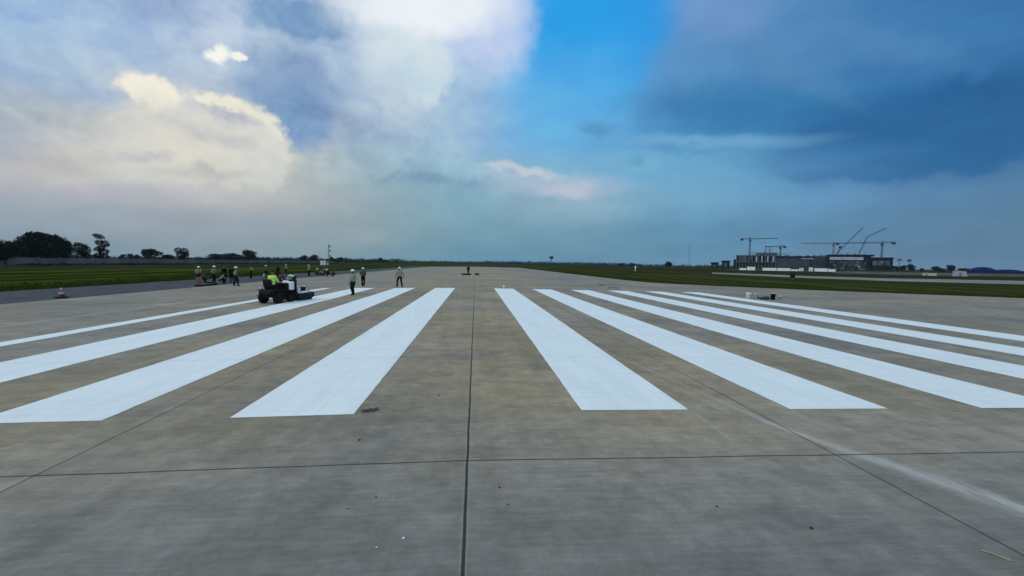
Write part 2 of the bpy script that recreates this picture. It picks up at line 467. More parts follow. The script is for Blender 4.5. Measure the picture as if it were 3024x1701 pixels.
M = dict(
    concrete=concrete_mat(), paint=paint_mat(), ground=ground_mat(),
    asphalt=mat('shoulder_asphalt', (.044, .044, .052), (.068, .066, .072), .5, .9, world_pos=True, spec=.15),
    pale_road=mat('pale_concrete', (.15, .14, .12), (.25, .235, .20), .08, .9, world_pos=True),
    leaf=leaf_mat('dark_foliage', (.006, .009, .008), (.016, .022, .014)),
    leaf2=leaf_mat('foliage', (.016, .030, .022), (.042, .062, .036)),
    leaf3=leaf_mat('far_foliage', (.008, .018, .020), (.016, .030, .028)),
    bark=mat('bark', (.035, .028, .022), (.06, .05, .04), 8., .9),
    grass=leaf_mat('grass_blades', (.022, .031, .004), (.046, .060, .008)),
    wall=mat('boundary_wall', (.065, .07, .075), (.13, .125, .125), .15, .9, world_pos=True),
    white=mat('white_paint', (.70, .71, .70), (.80, .80, .78), 5., .5),
    offwhite=mat('weathered_white', (.48, .48, .46), (.66, .65, .62), 3., .7),
    black=mat('black_metal', (.004, .004, .005), (.009, .009, .010), 9., .6, spec=.15),
    rubber=mat('rubber', (.006, .006, .006), (.012, .012, .012), 20., .9, spec=.12),
    teal=mat('dark_teal_metal', (.004, .012, .016), (.009, .020, .024), 6., .6, spec=.15),
    navy=mat('navy_panel', (.005, .008, .022), (.010, .014, .034), 6., .6, spec=.15),
    steel=mat('steel', (.30, .30, .31), (.42, .42, .43), 14., .45, metal=.7),
    vinyl=mat('black_vinyl', (.004, .004, .005), (.009, .009, .010), 15., .7, spec=.15),
    skin=mat('skin', (.10, .055, .035), (.15, .085, .055), 14., .6),
    hair=mat('hair', (.010, .009, .008), (.018, .015, .013), 30., .7),
    hivis=mat('lime_vest_fabric', (.30, .62, .03), (.44, .80, .08), 9., .8),
    palevest=mat('pale_green_fabric', (.12, .17, .11), (.22, .29, .17), 9., .85),
    mint=mat('mint_fabric', (.36, .52, .40), (.48, .64, .50), 9., .85),
    greyshirt=mat('grey_shirt', (.13, .15, .14), (.20, .22, .20), 9., .85),
    purple=mat('grey_violet_shirt', (.16, .16, .22), (.24, .24, .30), 9., .85),
    tan=mat('tan_shirt', (.28, .24, .17), (.38, .33, .24), 9., .85),
    brown=mat('brown_shirt', (.06, .042, .03), (.10, .07, .05), 9., .85),
    maroon=mat('maroon_shirt', (.10, .015, .018), (.15, .03, .03), 9., .85),
    darkcloth=mat('dark_trousers', (.005, .005, .006), (.011, .011, .013), 9., .95, spec=.05),
    navycloth=mat('navy_trousers', (.006, .008, .018), (.012, .016, .03), 9., .95, spec=.05),
    boot=mat('boot_leather', (.006, .006, .005), (.014, .012, .010), 12., .7, spec=.15),
    helmet=mat('helmet_plastic', (.62, .63, .50), (.72, .72, .58), 6., .4),
    whitehelmet=mat('white_helmet_plastic', (.74, .74, .68), (.80, .80, .75), 6., .4),
    reflect=mat('reflective_tape', (.60, .62, .60), (.72, .74, .72), 20., .35),
    wood=mat('weathered_wood', (.10, .075, .055), (.18, .135, .10), 7., .85),
    redwood=mat('reddish_board', (.16, .085, .075), (.22, .13, .11), 7., .85),
    cone=mat('dull_red_cone', (.050, .016, .014), (.08, .026, .022), 8., .7),
    palepink=mat('pale_band', (.30, .24, .24), (.40, .33, .33), 8., .6),
    concrete_frame=mat('raw_concrete', (.055, .062, .066), (.13, .135, .14), .16, .95, spec=.08),
    darkglass=mat('dark_glazing', (.003, .006, .014), (.009, .016, .026), .12, .5, spec=.12),
    tealglass=mat('teal_glazing', (.012, .030, .036), (.03, .055, .062), .2, .4, spec=.2),
    darkroof=mat('dark_roof_sheet', (.003, .005, .012), (.007, .009, .018), .2, .8, spec=.08),
    palepanel=mat('pale_panel', (.26, .29, .36), (.42, .45, .52), .2, .8, spec=.1),
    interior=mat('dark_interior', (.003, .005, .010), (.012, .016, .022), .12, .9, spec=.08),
    crane=mat('crane_steel', (.018, .028, .042), (.034, .044, .06), .6, .8, spec=.1),
    redcrane=mat('haze_greyed_red_crane_steel', (.13, .09, .11), (.18, .12, .14), .6, .7),  # reddish steel lightened towards grey, distance haze put into its colour
    blueroof=mat('blue_roof_sheet', (.003, .018, .10), (.008, .030, .14), .3, .8, spec=.08),
    yellow=mat('yellow_panel', (.42, .42, .20), (.52, .50, .26), .5, .7),
    greymetal=mat('grey_mast_steel', (.12, .13, .14), (.2, .21, .22), 2., .6),
    stone=mat('dark_clod', (.03, .028, .024), (.05, .045, .04), 20., .95),
    leafdry=mat('dry_stick', (.26, .22, .15), (.36, .30, .2), 20., .9),
    plastic=mat('black_sheet', (.018, .018, .018), (.04, .04, .038), 14., .5),
)


# ------------------------------------------------------------------ mesh builder
class MB:
    def __init__(s):
        s.v = []
        s.f = []

    def add(s, vs, fs):
        o = len(s.v)
        s.v.extend([tuple(p) for p in vs])
        s.f.extend([tuple(i + o for i in f) for f in fs])
        return s

    def box(s, x0, x1, y0, y1, z0, z1, bev=0., rot=None, piv=None):
        if bev:
            vs, fs = [], []
            b = bev
            ring = lambda z, i: [(x0 + i, y0 + b, z), (x0 + b, y0 + i, z), (x1 - b, y0 + i, z), (x1 - i, y0 + b, z), (x1 - i, y1 - b, z), (x1 - b, y1 - i, z), (x0 + b, y1 - i, z), (x0 + i, y1 - b, z)]
            for z, i in ((z0, b * .7), (z0 + b, 0), (z1 - b, 0), (z1, b * .7)):
                vs += ring(z, i)
            for k in range(3):
                for j in range(8):
                    a, c = k * 8 + j, k * 8 + (j + 1) % 8
                    fs.append((a, c, c + 8, a + 8))
            fs.append(tuple(range(7, -1, -1)))
            fs.append(tuple(range(24, 32)))
        else:
            vs = [(x0, y0, z0), (x1, y0, z0), (x1, y1, z0), (x0, y1, z0), (x0, y0, z1), (x1, y0, z1), (x1, y1, z1), (x0, y1, z1)]
            fs = [(3, 2, 1, 0), (4, 5, 6, 7), (0, 1, 5, 4), (1, 2, 6, 5), (2, 3, 7, 6), (3, 0, 4, 7)]
        if rot is not None:
            pv = Vector(piv or ((x0 + x1) / 2, (y0 + y1) / 2, (z0 + z1) / 2))
            mm = Euler(rot).to_matrix()
            vs = [tuple(mm @ (Vector(p) - pv) + pv) for p in vs]
        return s.add(vs, fs)

    def tube(s, a, b, ra, rb=None, n=10, cap=True, rounded=False):
        a, b = Vector(a), Vector(b)
        rb = ra if rb is None else rb
        d = (b - a)
        L = d.length
        if L < 1e-6:
            return s
        d /= L
        q = d.to_track_quat('Z', 'Y').to_matrix()
        prof = []
        if rounded:
            for t in (90, 60, 30):
                prof.append((-ra * math.sin(R(t)), ra * math.cos(R(t)) + 1e-4))
        prof += [(0, ra), (L, rb)]
        if rounded:
            for t in (30, 60, 90):
                prof.append((L + rb * math.sin(R(t)), rb * math.cos(R(t)) + 1e-4))
        vs, fs = [], []
        for z, r in prof:
            for k in range(n):
                t = 2 * math.pi * k / n
                vs.append(a + q @ Vector((r * math.cos(t), r * math.sin(t), z)))
        for i in range(len(prof) - 1):
            for k in range(n):
                p, w = i * n + k, i * n + (k + 1) % n
                fs.append((p, w, w + n, p + n))
        if cap or rounded:
            fs.append(tuple(range(n - 1, -1, -1)))
            fs.append(tuple(range((len(prof) - 1) * n, len(prof) * n)))
        return s.add(vs, fs)

    def ell(s, c, r, rot=None, nu=14, nv=9):
        c = Vector(c)
        vs = [Vector((0, 0, -r[2]))]
        for i in range(1, nv):
            t = -math.pi / 2 + math.pi * i / nv
            for k in range(nu):
                p = 2 * math.pi * k / nu
                vs.append(Vector((r[0] * math.cos(t) * math.cos(p), r[1] * math.cos(t) * math.sin(p), r[2] * math.sin(t))))
        vs.append(Vector((0, 0, r[2])))
        fs = [(0, 1 + (k + 1) % nu, 1 + k) for k in range(nu)]
        for i in range(nv - 2):
            for k in range(nu):
                a, b = 1 + i * nu + k, 1 + i * nu + (k + 1) % nu
                fs.append((a, b, b + nu, a + nu))
        o = 1 + (nv - 2) * nu
        fs += [(o + k, o + (k + 1) % nu, len(vs) - 1) for k in range(nu)]
        vs = [c + (rot @ p if rot is not None else p) for p in vs]
        return s.add(vs, fs)

    def lathe(s, prof, c=(0, 0, 0), n=20, axis=None, sx=1., sy=1.):
        c = Vector(c)
        q = axis if axis is not None else Matrix.Identity(3)
        vs, fs = [], []
        for r, z in prof:
            for k in range(n):
                t = 2 * math.pi * k / n
                vs.append(c + q @ Vector((r * sx * math.cos(t), r * sy * math.sin(t), z)))
        for i in range(len(prof) - 1):
            for k in range(n):
                p, w = i * n + k, i * n + (k + 1) % n
                fs.append((p, w, w + n, p + n))
        return s.add(vs, fs)

    def prism(s, pts, axis, a, b):
        """polygon pts (2D) extruded along axis 'x','y' or 'z' from a to b"""
        def mk(p, t):
            return {'x': (t, p[0], p[1]), 'y': (p[0], t, p[1]), 'z': (p[0], p[1], t)}[axis]
        n = len(pts)
        vs = [mk(p, a) for p in pts] + [mk(p, b) for p in pts]
        fs = [tuple(range(n - 1, -1, -1)), tuple(range(n, 2 * n))] + [(i, (i + 1) % n, n + (i + 1) % n, n + i) for i in range(n)]
        return s.add(vs, fs)

    def truss(s, a, b, w, seg, r):
        """square lattice beam from a to b"""
        a, b = Vector(a), Vector(b)
        d = b - a
        q = d.normalized().to_track_quat('Z', 'Y').to_matrix()
        cs = [Vector((sx * w / 2, sy * w / 2, 0)) for sx, sy in ((-1, -1), (1, -1), (1, 1), (-1, 1))]
        for c in cs:
            s.tube(a + q @ c, b + q @ c, r, n=4)
        for i in range(seg):
            p, t = a + d * (i / seg), a + d * ((i + 1) / seg)
            for k in range(4):
                s.tube(p + q @ cs[k], t + q @ cs[(k + 1) % 4], r * .6, n=3)
        return s

    def build(s, name, m, parent=None, smooth=False):
        me = bpy.data.meshes.new(name)
        me.from_pydata(s.v, [], s.f)
        me.materials.append(m if not isinstance(m, str) else M[m])
        if smooth:
            me.polygons.foreach_set('use_smooth', [True] * len(me.polygons))
        me.update()
        o = bpy.data.objects.new(name, me)
        COL.objects.link(o)
        if parent is not None:
            o.parent = parent
        return o


def tag(o, label=None, cat=None, group=None, kind=None):
    if label:
        o['label'] = label
    if cat:
        o['category'] = cat
    if group:
        o['group'] = group
    if kind:
        o['kind'] = kind
    return o


def thing(name, label, cat, loc=(0, 0, 0), rz=0., group=None):
    o = bpy.data.objects.new(name, None)
    o.empty_display_size = .2
    COL.objects.link(o)
    o.location = loc
    o.rotation_euler = (0, 0, rz)
    return tag(o, label, cat, group)


def gz(x):
    return -min(.0103 * abs(x), .30)


# ------------------------------------------------------------------ setting: ground, runway, shoulder, taxiway
GZ = -.40
MB().add([(-4000, -600, GZ), (4000, -600, GZ), (4000, 4200, GZ), (-4000, 4200, GZ)], [(0, 1, 2, 3)]).build('ground', 'ground')['kind'] = 'structure'

edge = [(22.5, 215), (22.6, 110), (22.8, 62), (23.6, 55.5), (25.8, 52), (29.2, 49), (36, 42.2), (47.7, 33.0), (62, 25.5), (80, 18.5), (100, 12), (140, 2)]
rw = MB()
xs_ = [-22.5, -11, 0, 11, 22.5]
ed2 = []
for (xa, ya), (xb, yb) in zip(edge[:-1], edge[1:]):
    nseg = max(2, int(math.hypot(xb - xa, yb - ya) / 1.2))
    for i in range(nseg):
        q_ = (i + 1) / nseg
        ed2.append((xa + (xb - xa) * q_ + (0 if xb - xa > 1 else 0), ya + (yb - ya) * q_ + random.uniform(-.16, .16) * (xb - xa > 1)))
ed2.sort()
cols_ = [(x, 215) for x in xs_] + ed2
vs = []
for x, ym in cols_:
    vs += [(x, -60, gz(x)), (x, ym, gz(x)), (x, ym, GZ - .02)]
fs = []
for i in range(len(cols_) - 1):
    a, b = 3 * i, 3 * i + 3
    fs += [(a, b, b + 1, a + 1), (a + 1, b + 1, b + 2, a + 2)]
rw.add(vs, fs).build('runway', 'concrete')['kind'] = 'structure'
sh = MB()
vs, fs = [], []
NS = 140
for i in range(NS + 1):
    y = -60 + 275 * i / NS
    j = .16 * math.sin(i * 1.7) + random.uniform(-.22, .22)
    vs += [(-31.5 + j, y, -.305), (-22.5, y, -.238), (-31.5 + j, y, GZ - .02)]
for i in range(NS):
    k = 3 * i
    fs += [(k, k + 1, k + 4, k + 3), (k + 2, k, k + 3, k + 5)]
sh.add(vs, fs).build('asphalt_shoulder', 'asphalt')['kind'] = 'structure'
TZ = GZ + .05


def strip(name, pts, m, z=TZ):
    n = len(pts) // 2
    vs = [(x, y, z) for x, y in pts]
    b = MB()
    b.add(vs, [(2 * i, 2 * i + 2, 2 * i + 3, 2 * i + 1) for i in range(n - 1)])
    o = b.build(name, m)
    o['kind'] = 'structure'
    return o


strip('taxiway', [(92.0, 158), (76, 130), (94, 147), (77, 119), (95.5, 118), (76, 94), (104, 100), (82, 78), (132, 91), (98, 67.5), (190, 66), (160, 50)], 'pale_road')
strip('access_road', [(185, 205), (172, 190), (215, 208), (180, 170), (300, 214), (222, 152), (420, 190), (330, 140)], 'pale_road')
strip('apron', [(205, 330), (190, 300), (262, 300), (240, 270), (360, 250), (330, 215)], 'wall', TZ + .004)

# ------------------------------------------------------------------ painted markings
SW, SP = 1.6166, 3.2268
NEAR, FAR = 5.89, 35.1


def stripe(name, x0, x1, ya, yb, label, group, skew=0.):
    b = MB()
    n = 110
    vs = []
    for i in range(n + 1):
        y = ya + (yb - ya) * i / n
        j0, j1 = random.uniform(-.006, .006) + .002 * math.sin(i * .7 + x0), random.uniform(-.006, .006) + .002 * math.sin(i * .9 + x1)
        for x in (x0 + j0, x1 + j1):
            vs.append((x, y + (skew * (x - x0) if i == 0 else 0), gz(x) + .004))
    b.add(vs, [(2 * i, 2 * i + 1, 2 * i + 3, 2 * i + 2) for i in range(n)])
    o = b.build(name, 'paint')
    return tag(o, label, 'runway marking', group)


ORD = ['first', 'second', 'third', 'fourth', 'fifth', 'sixth']
for k in range(6):
    x0 = 1.6147 + k * SP
    stripe('threshold_stripe', x0, x0 + SW, 5.91, FAR, '%s white threshold stripe to the right of the dark centre joint' % ORD[k], 'white threshold stripes')
for k in range(3):
    x1 = -1.5871 - k * SP
    stripe('threshold_stripe', x1 - SW, x1, NEAR - (.02 if k == 0 else 0), FAR, '%s white threshold stripe to the left of the dark centre joint' % ORD[k], 'white threshold stripes', .012 if k == 0 else 0.)
stripe('threshold_stripe', -12.05, -11.45, 2.0, FAR, 'narrow half painted white stripe on the far left, beside the ride-on marking machine', 'white threshold stripes')
stripe('guide_line', -14.90, -14.865, 4, 33, 'faint thin white setting-out line left of the half painted stripe', None)

# ------------------------------------------------------------------ vegetation helpers
def leaf_cloud(blobs, count, size, seed, shell=.55):
    """many small leaf faces spread through a union of ellipsoids; blobs = (cx,cy,cz,rx,ry,rz)"""
    g = np.random.default_rng(seed)
    bl = np.array(blobs, float)
    vol = (bl[:, 3] * bl[:, 4] * bl[:, 5]) ** .75
    idx = g.choice(len(bl), count, p=vol / vol.sum())
    d = g.normal(size=(count, 3))
    d /= np.linalg.norm(d, axis=1)[:, None]
    rad = shell + (1 - shell) * g.random(count) ** .7
    rad *= 1 + g.normal(size=count) * .05
    p = bl[idx, :3] + d * bl[idx, 3:] * rad[:, None]
    u = g.normal(size=(count, 3))
    u /= np.linalg.norm(u, axis=1)[:, None]
    w = np.cross(u, g.normal(size=(count, 3)))
    w /= np.linalg.norm(w, axis=1)[:, None]
    s = size * (.6 + .8 * g.random(count))[:, None]
    a, b_, c, e = p - u * s, p + w * s * .45, p + u * s, p - w * s * .45
    v = np.stack([a, b_, c, e], 1).reshape(-1, 3)
    return v


def quads_obj(name, v, m, parent=None):
    n = len(v) // 4
    me = bpy.data.meshes.new(name)
    me.vertices.add(len(v))
    me.vertices.foreach_set('co', np.ascontiguousarray(v, dtype=np.float32).ravel())
    me.loops.add(n * 4)
    me.loops.foreach_set('vertex_index', np.arange(n * 4, dtype=np.int32))
    me.polygons.add(n)
    me.polygons.foreach_set('loop_start', np.arange(0, n * 4, 4, dtype=np.int32))
    me.update(calc_edges=True)
    me.materials.append(M[m])
    o = bpy.data.objects.new(name, me)
    COL.objects.link(o)
    if parent is not None:
        o.parent = parent
    return o


TREE_GROUP = 'trees along the horizon'


def tree(name, x, y, h, w, label, seed, leaf='leaf', count=2500, size=None, blobs=None, trunk=.18, cat='tree', nb=11, flat=.9, base=None):
    """trunk with limbs + leafy crown; h = height over ground, w = crown width"""
    g = np.random.default_rng(seed)
    t = thing(name, label, cat, (x, y, GZ), 0., TREE_GROUP)
    if blobs is None:
        z0 = h * trunk if base is None else base
        blobs = []
        for i in range(nb):
            a = g.random() * 2 * math.pi
            rr = math.sqrt(g.random()) * .36
            zz = g.random()
            prof = 1 - .65 * abs(zz - .4) ** 1.3
            r = (.17 + .09 * g.random())
            blobs.append((math.cos(a) * rr * w * prof, math.sin(a) * rr * w * prof, z0 + (h - z0) * (.20 + .62 * zz), w * r, w * r, (h - z0) * r * flat))
        blobs.append((0, 0, z0 + (h - z0) * .48, w * .33, w * .33, (h - z0) * .42))
        tx = max(b[2] + b[5] for b in blobs)
        k = (h - z0) / (tx - z0)
        blobs = [(b[0], b[1], z0 + (b[2] - z0) * k, b[3], b[4], b[5] * k) for b in blobs]
    lm = MB()
    top = max(b[2] for b in blobs)
    tr = max(.08, h * .028)
    lm.tube((0, 0, -.1), (g.normal() * .04 * h, 0, top * .55), tr, tr * .6, 8)
    for b in blobs[:7]:
        lm.tube((0, 0, top * .35), (b[0] * .9, b[1] * .9, b[2]), tr * .5, tr * .16, 5)
    lm.build('trunk', 'bark', t)
    v = leaf_cloud(blobs, count, size or max(.16, w * .035), seed)
    v[:, 2] = np.maximum(v[:, 2], .02)
    quads_obj('crown', v, leaf, t)
    return t


# ------------------------------------------------------------------ left horizon trees
tree('broad_tree', -139.6, 150, 10.4, 17.4, 'broad dark dome shaped tree, the biggest on the left behind the wall', 11, count=9000, size=.42,
     blobs=[(-1.0, 0, 5.6, 6.4, 5, 4.4), (4.0, 0, 5.0, 4.4, 4, 3.9), (-4.8, 0, 4.6, 3.8, 4, 3.3), (6.6, 0, 2.6, 2.1, 2.4, 2.2), (-1.5, 0, 8.4, 3.6, 3, 1.9), (2.6, 0, 8.0, 2.6, 3, 1.6), (-6.6, 0, 2.6, 2.2, 2.5, 2.4), (1.0, -1, 2.8, 6.0, 3, 2.6), (5.6, 0, 6.2, 2.2, 2.4, 1.6)])
tree('leafy_tree', -145.5, 147, 7.4, 8.4, 'paler green tree leaning on the left flank of the broad dark tree', 12, 'leaf2', 2600, .34)
tree('leafy_tree', -121.5, 121, 6.3, 6.6, 'low dark tree at the far left edge behind the wall', 13, 'leaf', 2200, .26)
tree('bushy_tree', -141.0, 165, 7.9, 5.2, 'squarish dark tree between the broad dome tree and the tall gappy tree', 14, 'leaf', 2300, .26,
     blobs=[(-.4, 0, 5.4, 2.1, 2, 2.2), (1.0, 0, 4.9, 1.9, 2, 2.1), (.2, 0, 2.7, 2.3, 2, 2.2), (-1.2, 0, 7.0, 1.0, 1, .7), (1.6, 0, 3.0, 1.5, 1.3, 1.4)])
tree('tall_tree', -138.6, 170, 11.5, 5.8, 'tall dark tree with ragged tiers and gaps, tallest on the left', 15, 'leaf', 2600, .25,
     blobs=[(-.7, 0, 10.3, 1.5, 1.4, .85), (-1.5, 0, 10.6, .9, .9, .5), (.5, 0, 9.7, 1.2, 1, .7), (-.4, 0, 7.9, 1.3, 1.3, 1.0), (1.6, 0, 7.4, 1.4, 1.3, 1.5), (2.2, 0, 6.9, .8, .8, .8), (.0, 0, 5.6, 1.5, 1.3, 1.2), (-1.2, 0, 5.2, 1.1, 1, .8), (1.4, 0, 4.5, 1.5, 1.4, 1.3), (-.6, 0, 3.0, 1.5, 1.4, 1.2), (1.2, 0, 2.3, 1.7, 1.5, 1.6), (-2.2, 0, 2.0, 1.7, 1.5, 1.4)])
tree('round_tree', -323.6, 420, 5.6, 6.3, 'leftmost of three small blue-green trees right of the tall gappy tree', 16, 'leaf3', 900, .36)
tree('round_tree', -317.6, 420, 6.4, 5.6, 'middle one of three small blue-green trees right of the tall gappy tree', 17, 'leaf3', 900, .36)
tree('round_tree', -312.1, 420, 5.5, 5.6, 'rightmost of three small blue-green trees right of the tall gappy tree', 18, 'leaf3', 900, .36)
tree('bushy_tree', -185.7, 260, 7.9, 11.5, 'wide rounded dark tree left of the two-headed tree', 19, 'leaf', 3000, .34)
tree('bushy_tree', -181.4, 268, 4.7, 8.6, 'low dark bushy tree between the wide rounded tree and the two-headed tree', 20, 'leaf', 1500, .32)
tree('bushy_tree', -168.8, 260, 8.8, 7.8, 'dark two-headed tree with notched top', 21, 'leaf', 2600, .3,
     blobs=[(-1.9, 0, 7.0, 1.9, 1.8, 1.7), (1.6, 0, 6.5, 2.3, 2, 2.0), (0, 0, 4.6, 2.8, 2.4, 1.9), (2.2, 0, 4.6, 1.9, 1.8, 1.8), (.4, 0, 2.6, 1.7, 1.8, 1.9)])
tree('low_tree', -189.7, 330, 6.3, 13.3, 'left part of the long dark clump right of the two-headed tree', 22, 'leaf', 2600, .4, trunk=.05)
tree('low_tree', -178.1, 330, 7.0, 15.3, 'middle part of the long dark clump right of the two-headed tree', 23, 'leaf', 2800, .4, trunk=.05)
tree('bushy_tree', -167.1, 330, 9.9, 12.1, 'domed high tree ending the long dark clump on its right', 24, 'leaf', 3000, .4, trunk=.05)
tree('round_tree', -163.6, 420, 7.4, 10.0, 'left one of the dark tree pair just left of the mast', 25, 'leaf', 1500, .42, trunk=.05)
tree('round_tree', -154.1, 420, 8.0, 10.0, 'right one of the dark tree pair just left of the mast', 26, 'leaf', 1500, .42, trunk=.05)
tree('round_tree', -141.0, 430, 6.2, 7.0, 'left one of the low dark tree pair just right of the mast', 27, 'leaf', 1200, .4, trunk=.05)
tree('round_tree', -134.0, 430, 5.8, 9.8, 'right one of the low dark tree pair just right of the mast', 28, 'leaf', 1200, .4, trunk=.05)
tree('round_tree', -136.0, 620, 7.6, 8.9, 'single small round tree between the mast and the runway end', 29, 'leaf', 1200, .5, trunk=.25)
# right side
tree('round_tree', 235.3, 500, 7.4, 10.3, 'single dark rounded tree left of the building site towers', 30, 'leaf', 1300, .5, trunk=.1)
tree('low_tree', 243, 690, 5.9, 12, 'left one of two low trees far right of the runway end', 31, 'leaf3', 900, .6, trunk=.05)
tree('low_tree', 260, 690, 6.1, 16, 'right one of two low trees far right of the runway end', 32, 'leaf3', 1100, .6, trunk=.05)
tree('lollipop_tree', 112.0, 620, 13.4, 5.6, 'lone far tree with dark top on a thin stem right of the runway end', 33, 'leaf', 900, .45,
     blobs=[(0, 0, 11.4, 2.7, 2.4, 1.9), (1.0, 0, 12.2, 1.6, 1.5, 1.2), (-1.6, 0, 11.6, 1.5, 1.4, .9), (-3.0, 0, 13.0, .9, .8, .4)])


# the far wood on the horizon: one mass, nobody could count it
def wood():
    g = np.random.default_rng(5)
    out = []
    segs = [(-560, -150, 760, 5.5, 230), (-150, 20, 900, 6.5, 90), (20, 330, 900, 8.2, 190), (330, 800, 900, 7.0, 120), (-900, -520, 640, 6.0, 140), (-420, -120, 700, 8.0, 190), (-330, -205, 440, 4.2, 60), (-205, -150, 420, 3.4, 30)]
    bl = []
    for x0, x1, y0, h, n in segs:
        for i in range(n):
            x = x0 + (x1 - x0) * (i + g.random()) / n
            hh = h * (.55 + .5 * g.random())
            bl.append((x, y0 + g.normal() * 12, GZ + hh * .45, 4.5 + 5 * g.random(), 5, hh * .55))
    return leaf_cloud(bl, 36000, 1.0, 3, .3)


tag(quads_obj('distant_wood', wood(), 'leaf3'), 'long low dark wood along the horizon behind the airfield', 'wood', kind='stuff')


def scrub():
    g = np.random.default_rng(9)
    bl = []
    for i in range(260):
        y = 118 + 250 * g.random() ** 1.3
        x = -114 - 4 * g.random() - .012 * (y - 118) + 2
        bl.append((x, y, GZ + .15, 1.6 + g.random() * 1.5, 2.2, .35 + .35 * g.random()))
    return leaf_cloud(bl, 9000, .22, 10, .2)


tag(quads_obj('scrub', scrub(), 'leaf'), 'dark scrubby growth along the foot of the grey boundary wall', 'scrub', kind='stuff')


def edge_grass():
    g = np.random.default_rng(21)
    n = 15000
    y = 12 + 190 * g.random(n) ** 2.0
    x = -31.5 - np.abs(g.normal(size=n)) * 3.5 + .22 * g.normal(size=n)
    ex = np.array([p[0] for p in edge[1:]])
    ey = np.array([p[1] for p in edge[1:]])
    m = 11000
    t = g.random(m)
    xr = 22.6 + 90 * t ** 1.5
    yr = np.interp(xr, ex, ey) + np.abs(g.normal(size=m)) * 2.6 + .08
    k = 3500
    y3 = 60 + 150 * g.random(k)
    x3 = 22.7 + np.abs(g.normal(size=k)) * 2.5
    X = np.concatenate([x, xr, x3])
    Y = np.concatenate([y, yr, y3])
    N = len(X)
    v = np.zeros((N * 3, 4, 3))
    for j in range(3):
        hh = .05 + .13 * g.random(N)
        a = g.random(N) * 2 * math.pi
        wd = .03 + .03 * g.random(N)
        ox, oy = g.normal(size=N) * .09, g.normal(size=N) * .09
        lx, ly = g.normal(size=N) * .07, g.normal(size=N) * .07
        cx, sy_ = np.cos(a) * wd, np.sin(a) * wd
        bx, by = X + ox, Y + oy
        o = v[j * N:(j + 1) * N]
        o[:, 0] = np.stack([bx - cx, by - sy_, np.full(N, GZ)], 1)
        o[:, 1] = np.stack([bx + cx, by + sy_, np.full(N, GZ)], 1)
        o[:, 2] = np.stack([bx + cx * .3 + lx, by + sy_ * .3 + ly, GZ + hh], 1)
        o[:, 3] = np.stack([bx - cx * .3 + lx, by - sy_ * .3 + ly, GZ + hh], 1)
    return v.reshape(-1, 3)


tag(quads_obj('grass', edge_grass(), 'grass'), 'dark green grass growing along both pavement edges', 'grass', kind='stuff')

# ------------------------------------------------------------------ left boundary wall, hut and mast
w = thing('boundary_wall', 'long low grey boundary wall in front of the left hand trees', 'wall', (-122, 100, GZ), 0)
wp, wc = MB(), MB()
for i in range(46):
    y = i * 6.
    wp.box(-.12 + .02 * i, .12 + .02 * i, y, y + 5.7, 0, 2.0 + .06 * math.sin(i * 2.1), 0)
    wc.box(-.19 + .02 * i, .19 + .02 * i, y + 5.7, y + 6.0, 0, 2.2)
wp.build('wall_panel', 'wall', w)
wc.build('wall_post', 'wall', w)

h = thing('equipment_hut', 'small white equipment hut at the foot of the antenna mast', 'hut', (-80.6, 233, GZ), R(18))
MB().box(-1.3, 1.3, -1.1, 1.1, 0, 2.15, .03).build('wall', 'white', h)
MB().box(-1.5, 1.5, -1.3, 1.3, 2.152, 2.32, .03).build('roof', 'white', h)
MB().box(-.3, .5, -1.16, -1.102, .05, 1.95, .01).build('door', 'offwhite', h)
MB().box(1.8, 2.5, -.5, .5, 0, 1.4, .04).build('cabinet', 'offwhite', h)
MB().box(-.35, .35, -.3, .3, 2.322, 2.75, .04).build('roof_unit', 'black', h)
a = thing('antenna_mast', 'thin grey antenna mast with three dark aerial boxes beside the white hut', 'mast', (-78.0, 233.6, GZ))
MB().truss((0, 0, 0), (0, 0, 11.4), .34, 14, .035).build('mast', 'greymetal', a)
for z in (5.0, 7.6, 9.9):
    b = MB().box(.2, .95, -.35, .35, z - .55, z + .45, .05)
    b.tube((0, 0, z), (.25, 0, z), .05, n=6)
    b.build('aerial', 'greymetal', a)

# ------------------------------------------------------------------ terminal building site (faces the runway, turned 40 degrees)
TA = R(-40)
TX, TY = 720 * math.sin(R(40)), 720 * math.cos(R(40))


def site(s, dep=0., D=720., z=GZ):
    """site coordinates: s along the building front, dep behind a line D metres away"""
    d = D + dep
    return (d * math.sin(R(40)) + s * math.cos(R(40)), d * math.cos(R(40)) - s * math.sin(R(40)), z)


T = thing('terminal_building', 'long unfinished terminal building under the tower cranes', 'building', site(0), TA)
# left block: open concrete frame
for i in range(13):
    s0 = -91 + i * 4.2
    MB().box(s0 - .45, s0 + .45, 0, 1.0, 0, 20.6 if i > 2 else 19).build('column', 'concrete_frame', T)
for z in (9.3, 18.6):
    MB().box(-92, -40.5, .2, 40, z, z + .9).build('floor_slab', 'concrete_frame', T)
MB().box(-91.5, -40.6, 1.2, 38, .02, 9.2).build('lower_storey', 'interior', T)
pn = MB()
for s0, s1, z0, z1 in ((-88, -78, 10.3, 18.4), (-76.5, -69, 12, 18.4)):
    pn.box(s0, s1, 1.3, 2.0, z0, z1)
pn.build('wall_panel', 'concrete_frame', T)
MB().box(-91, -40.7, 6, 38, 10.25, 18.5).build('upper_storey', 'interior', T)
for i, s0 in enumerate((-64.4, -57.6, -50.2, -43.0)):
    MB().box(s0 - .8, s0 + .8, -.5, 0.0, 9.6, 18.2).build('pale_column', 'palepanel', T)
sc = MB()
for i in range(40):
    s0 = -74 + i * 1.3 + random.uniform(-.3, .3)
    sc.box(s0 - .10, s0 + .10, .4, .6, 19.5, 22.0 + random.uniform(0, 2.6))
for z in (21.2, 22.6, 24.0):
    sc.box(-72, -30, .45, .65, z, z + .16)
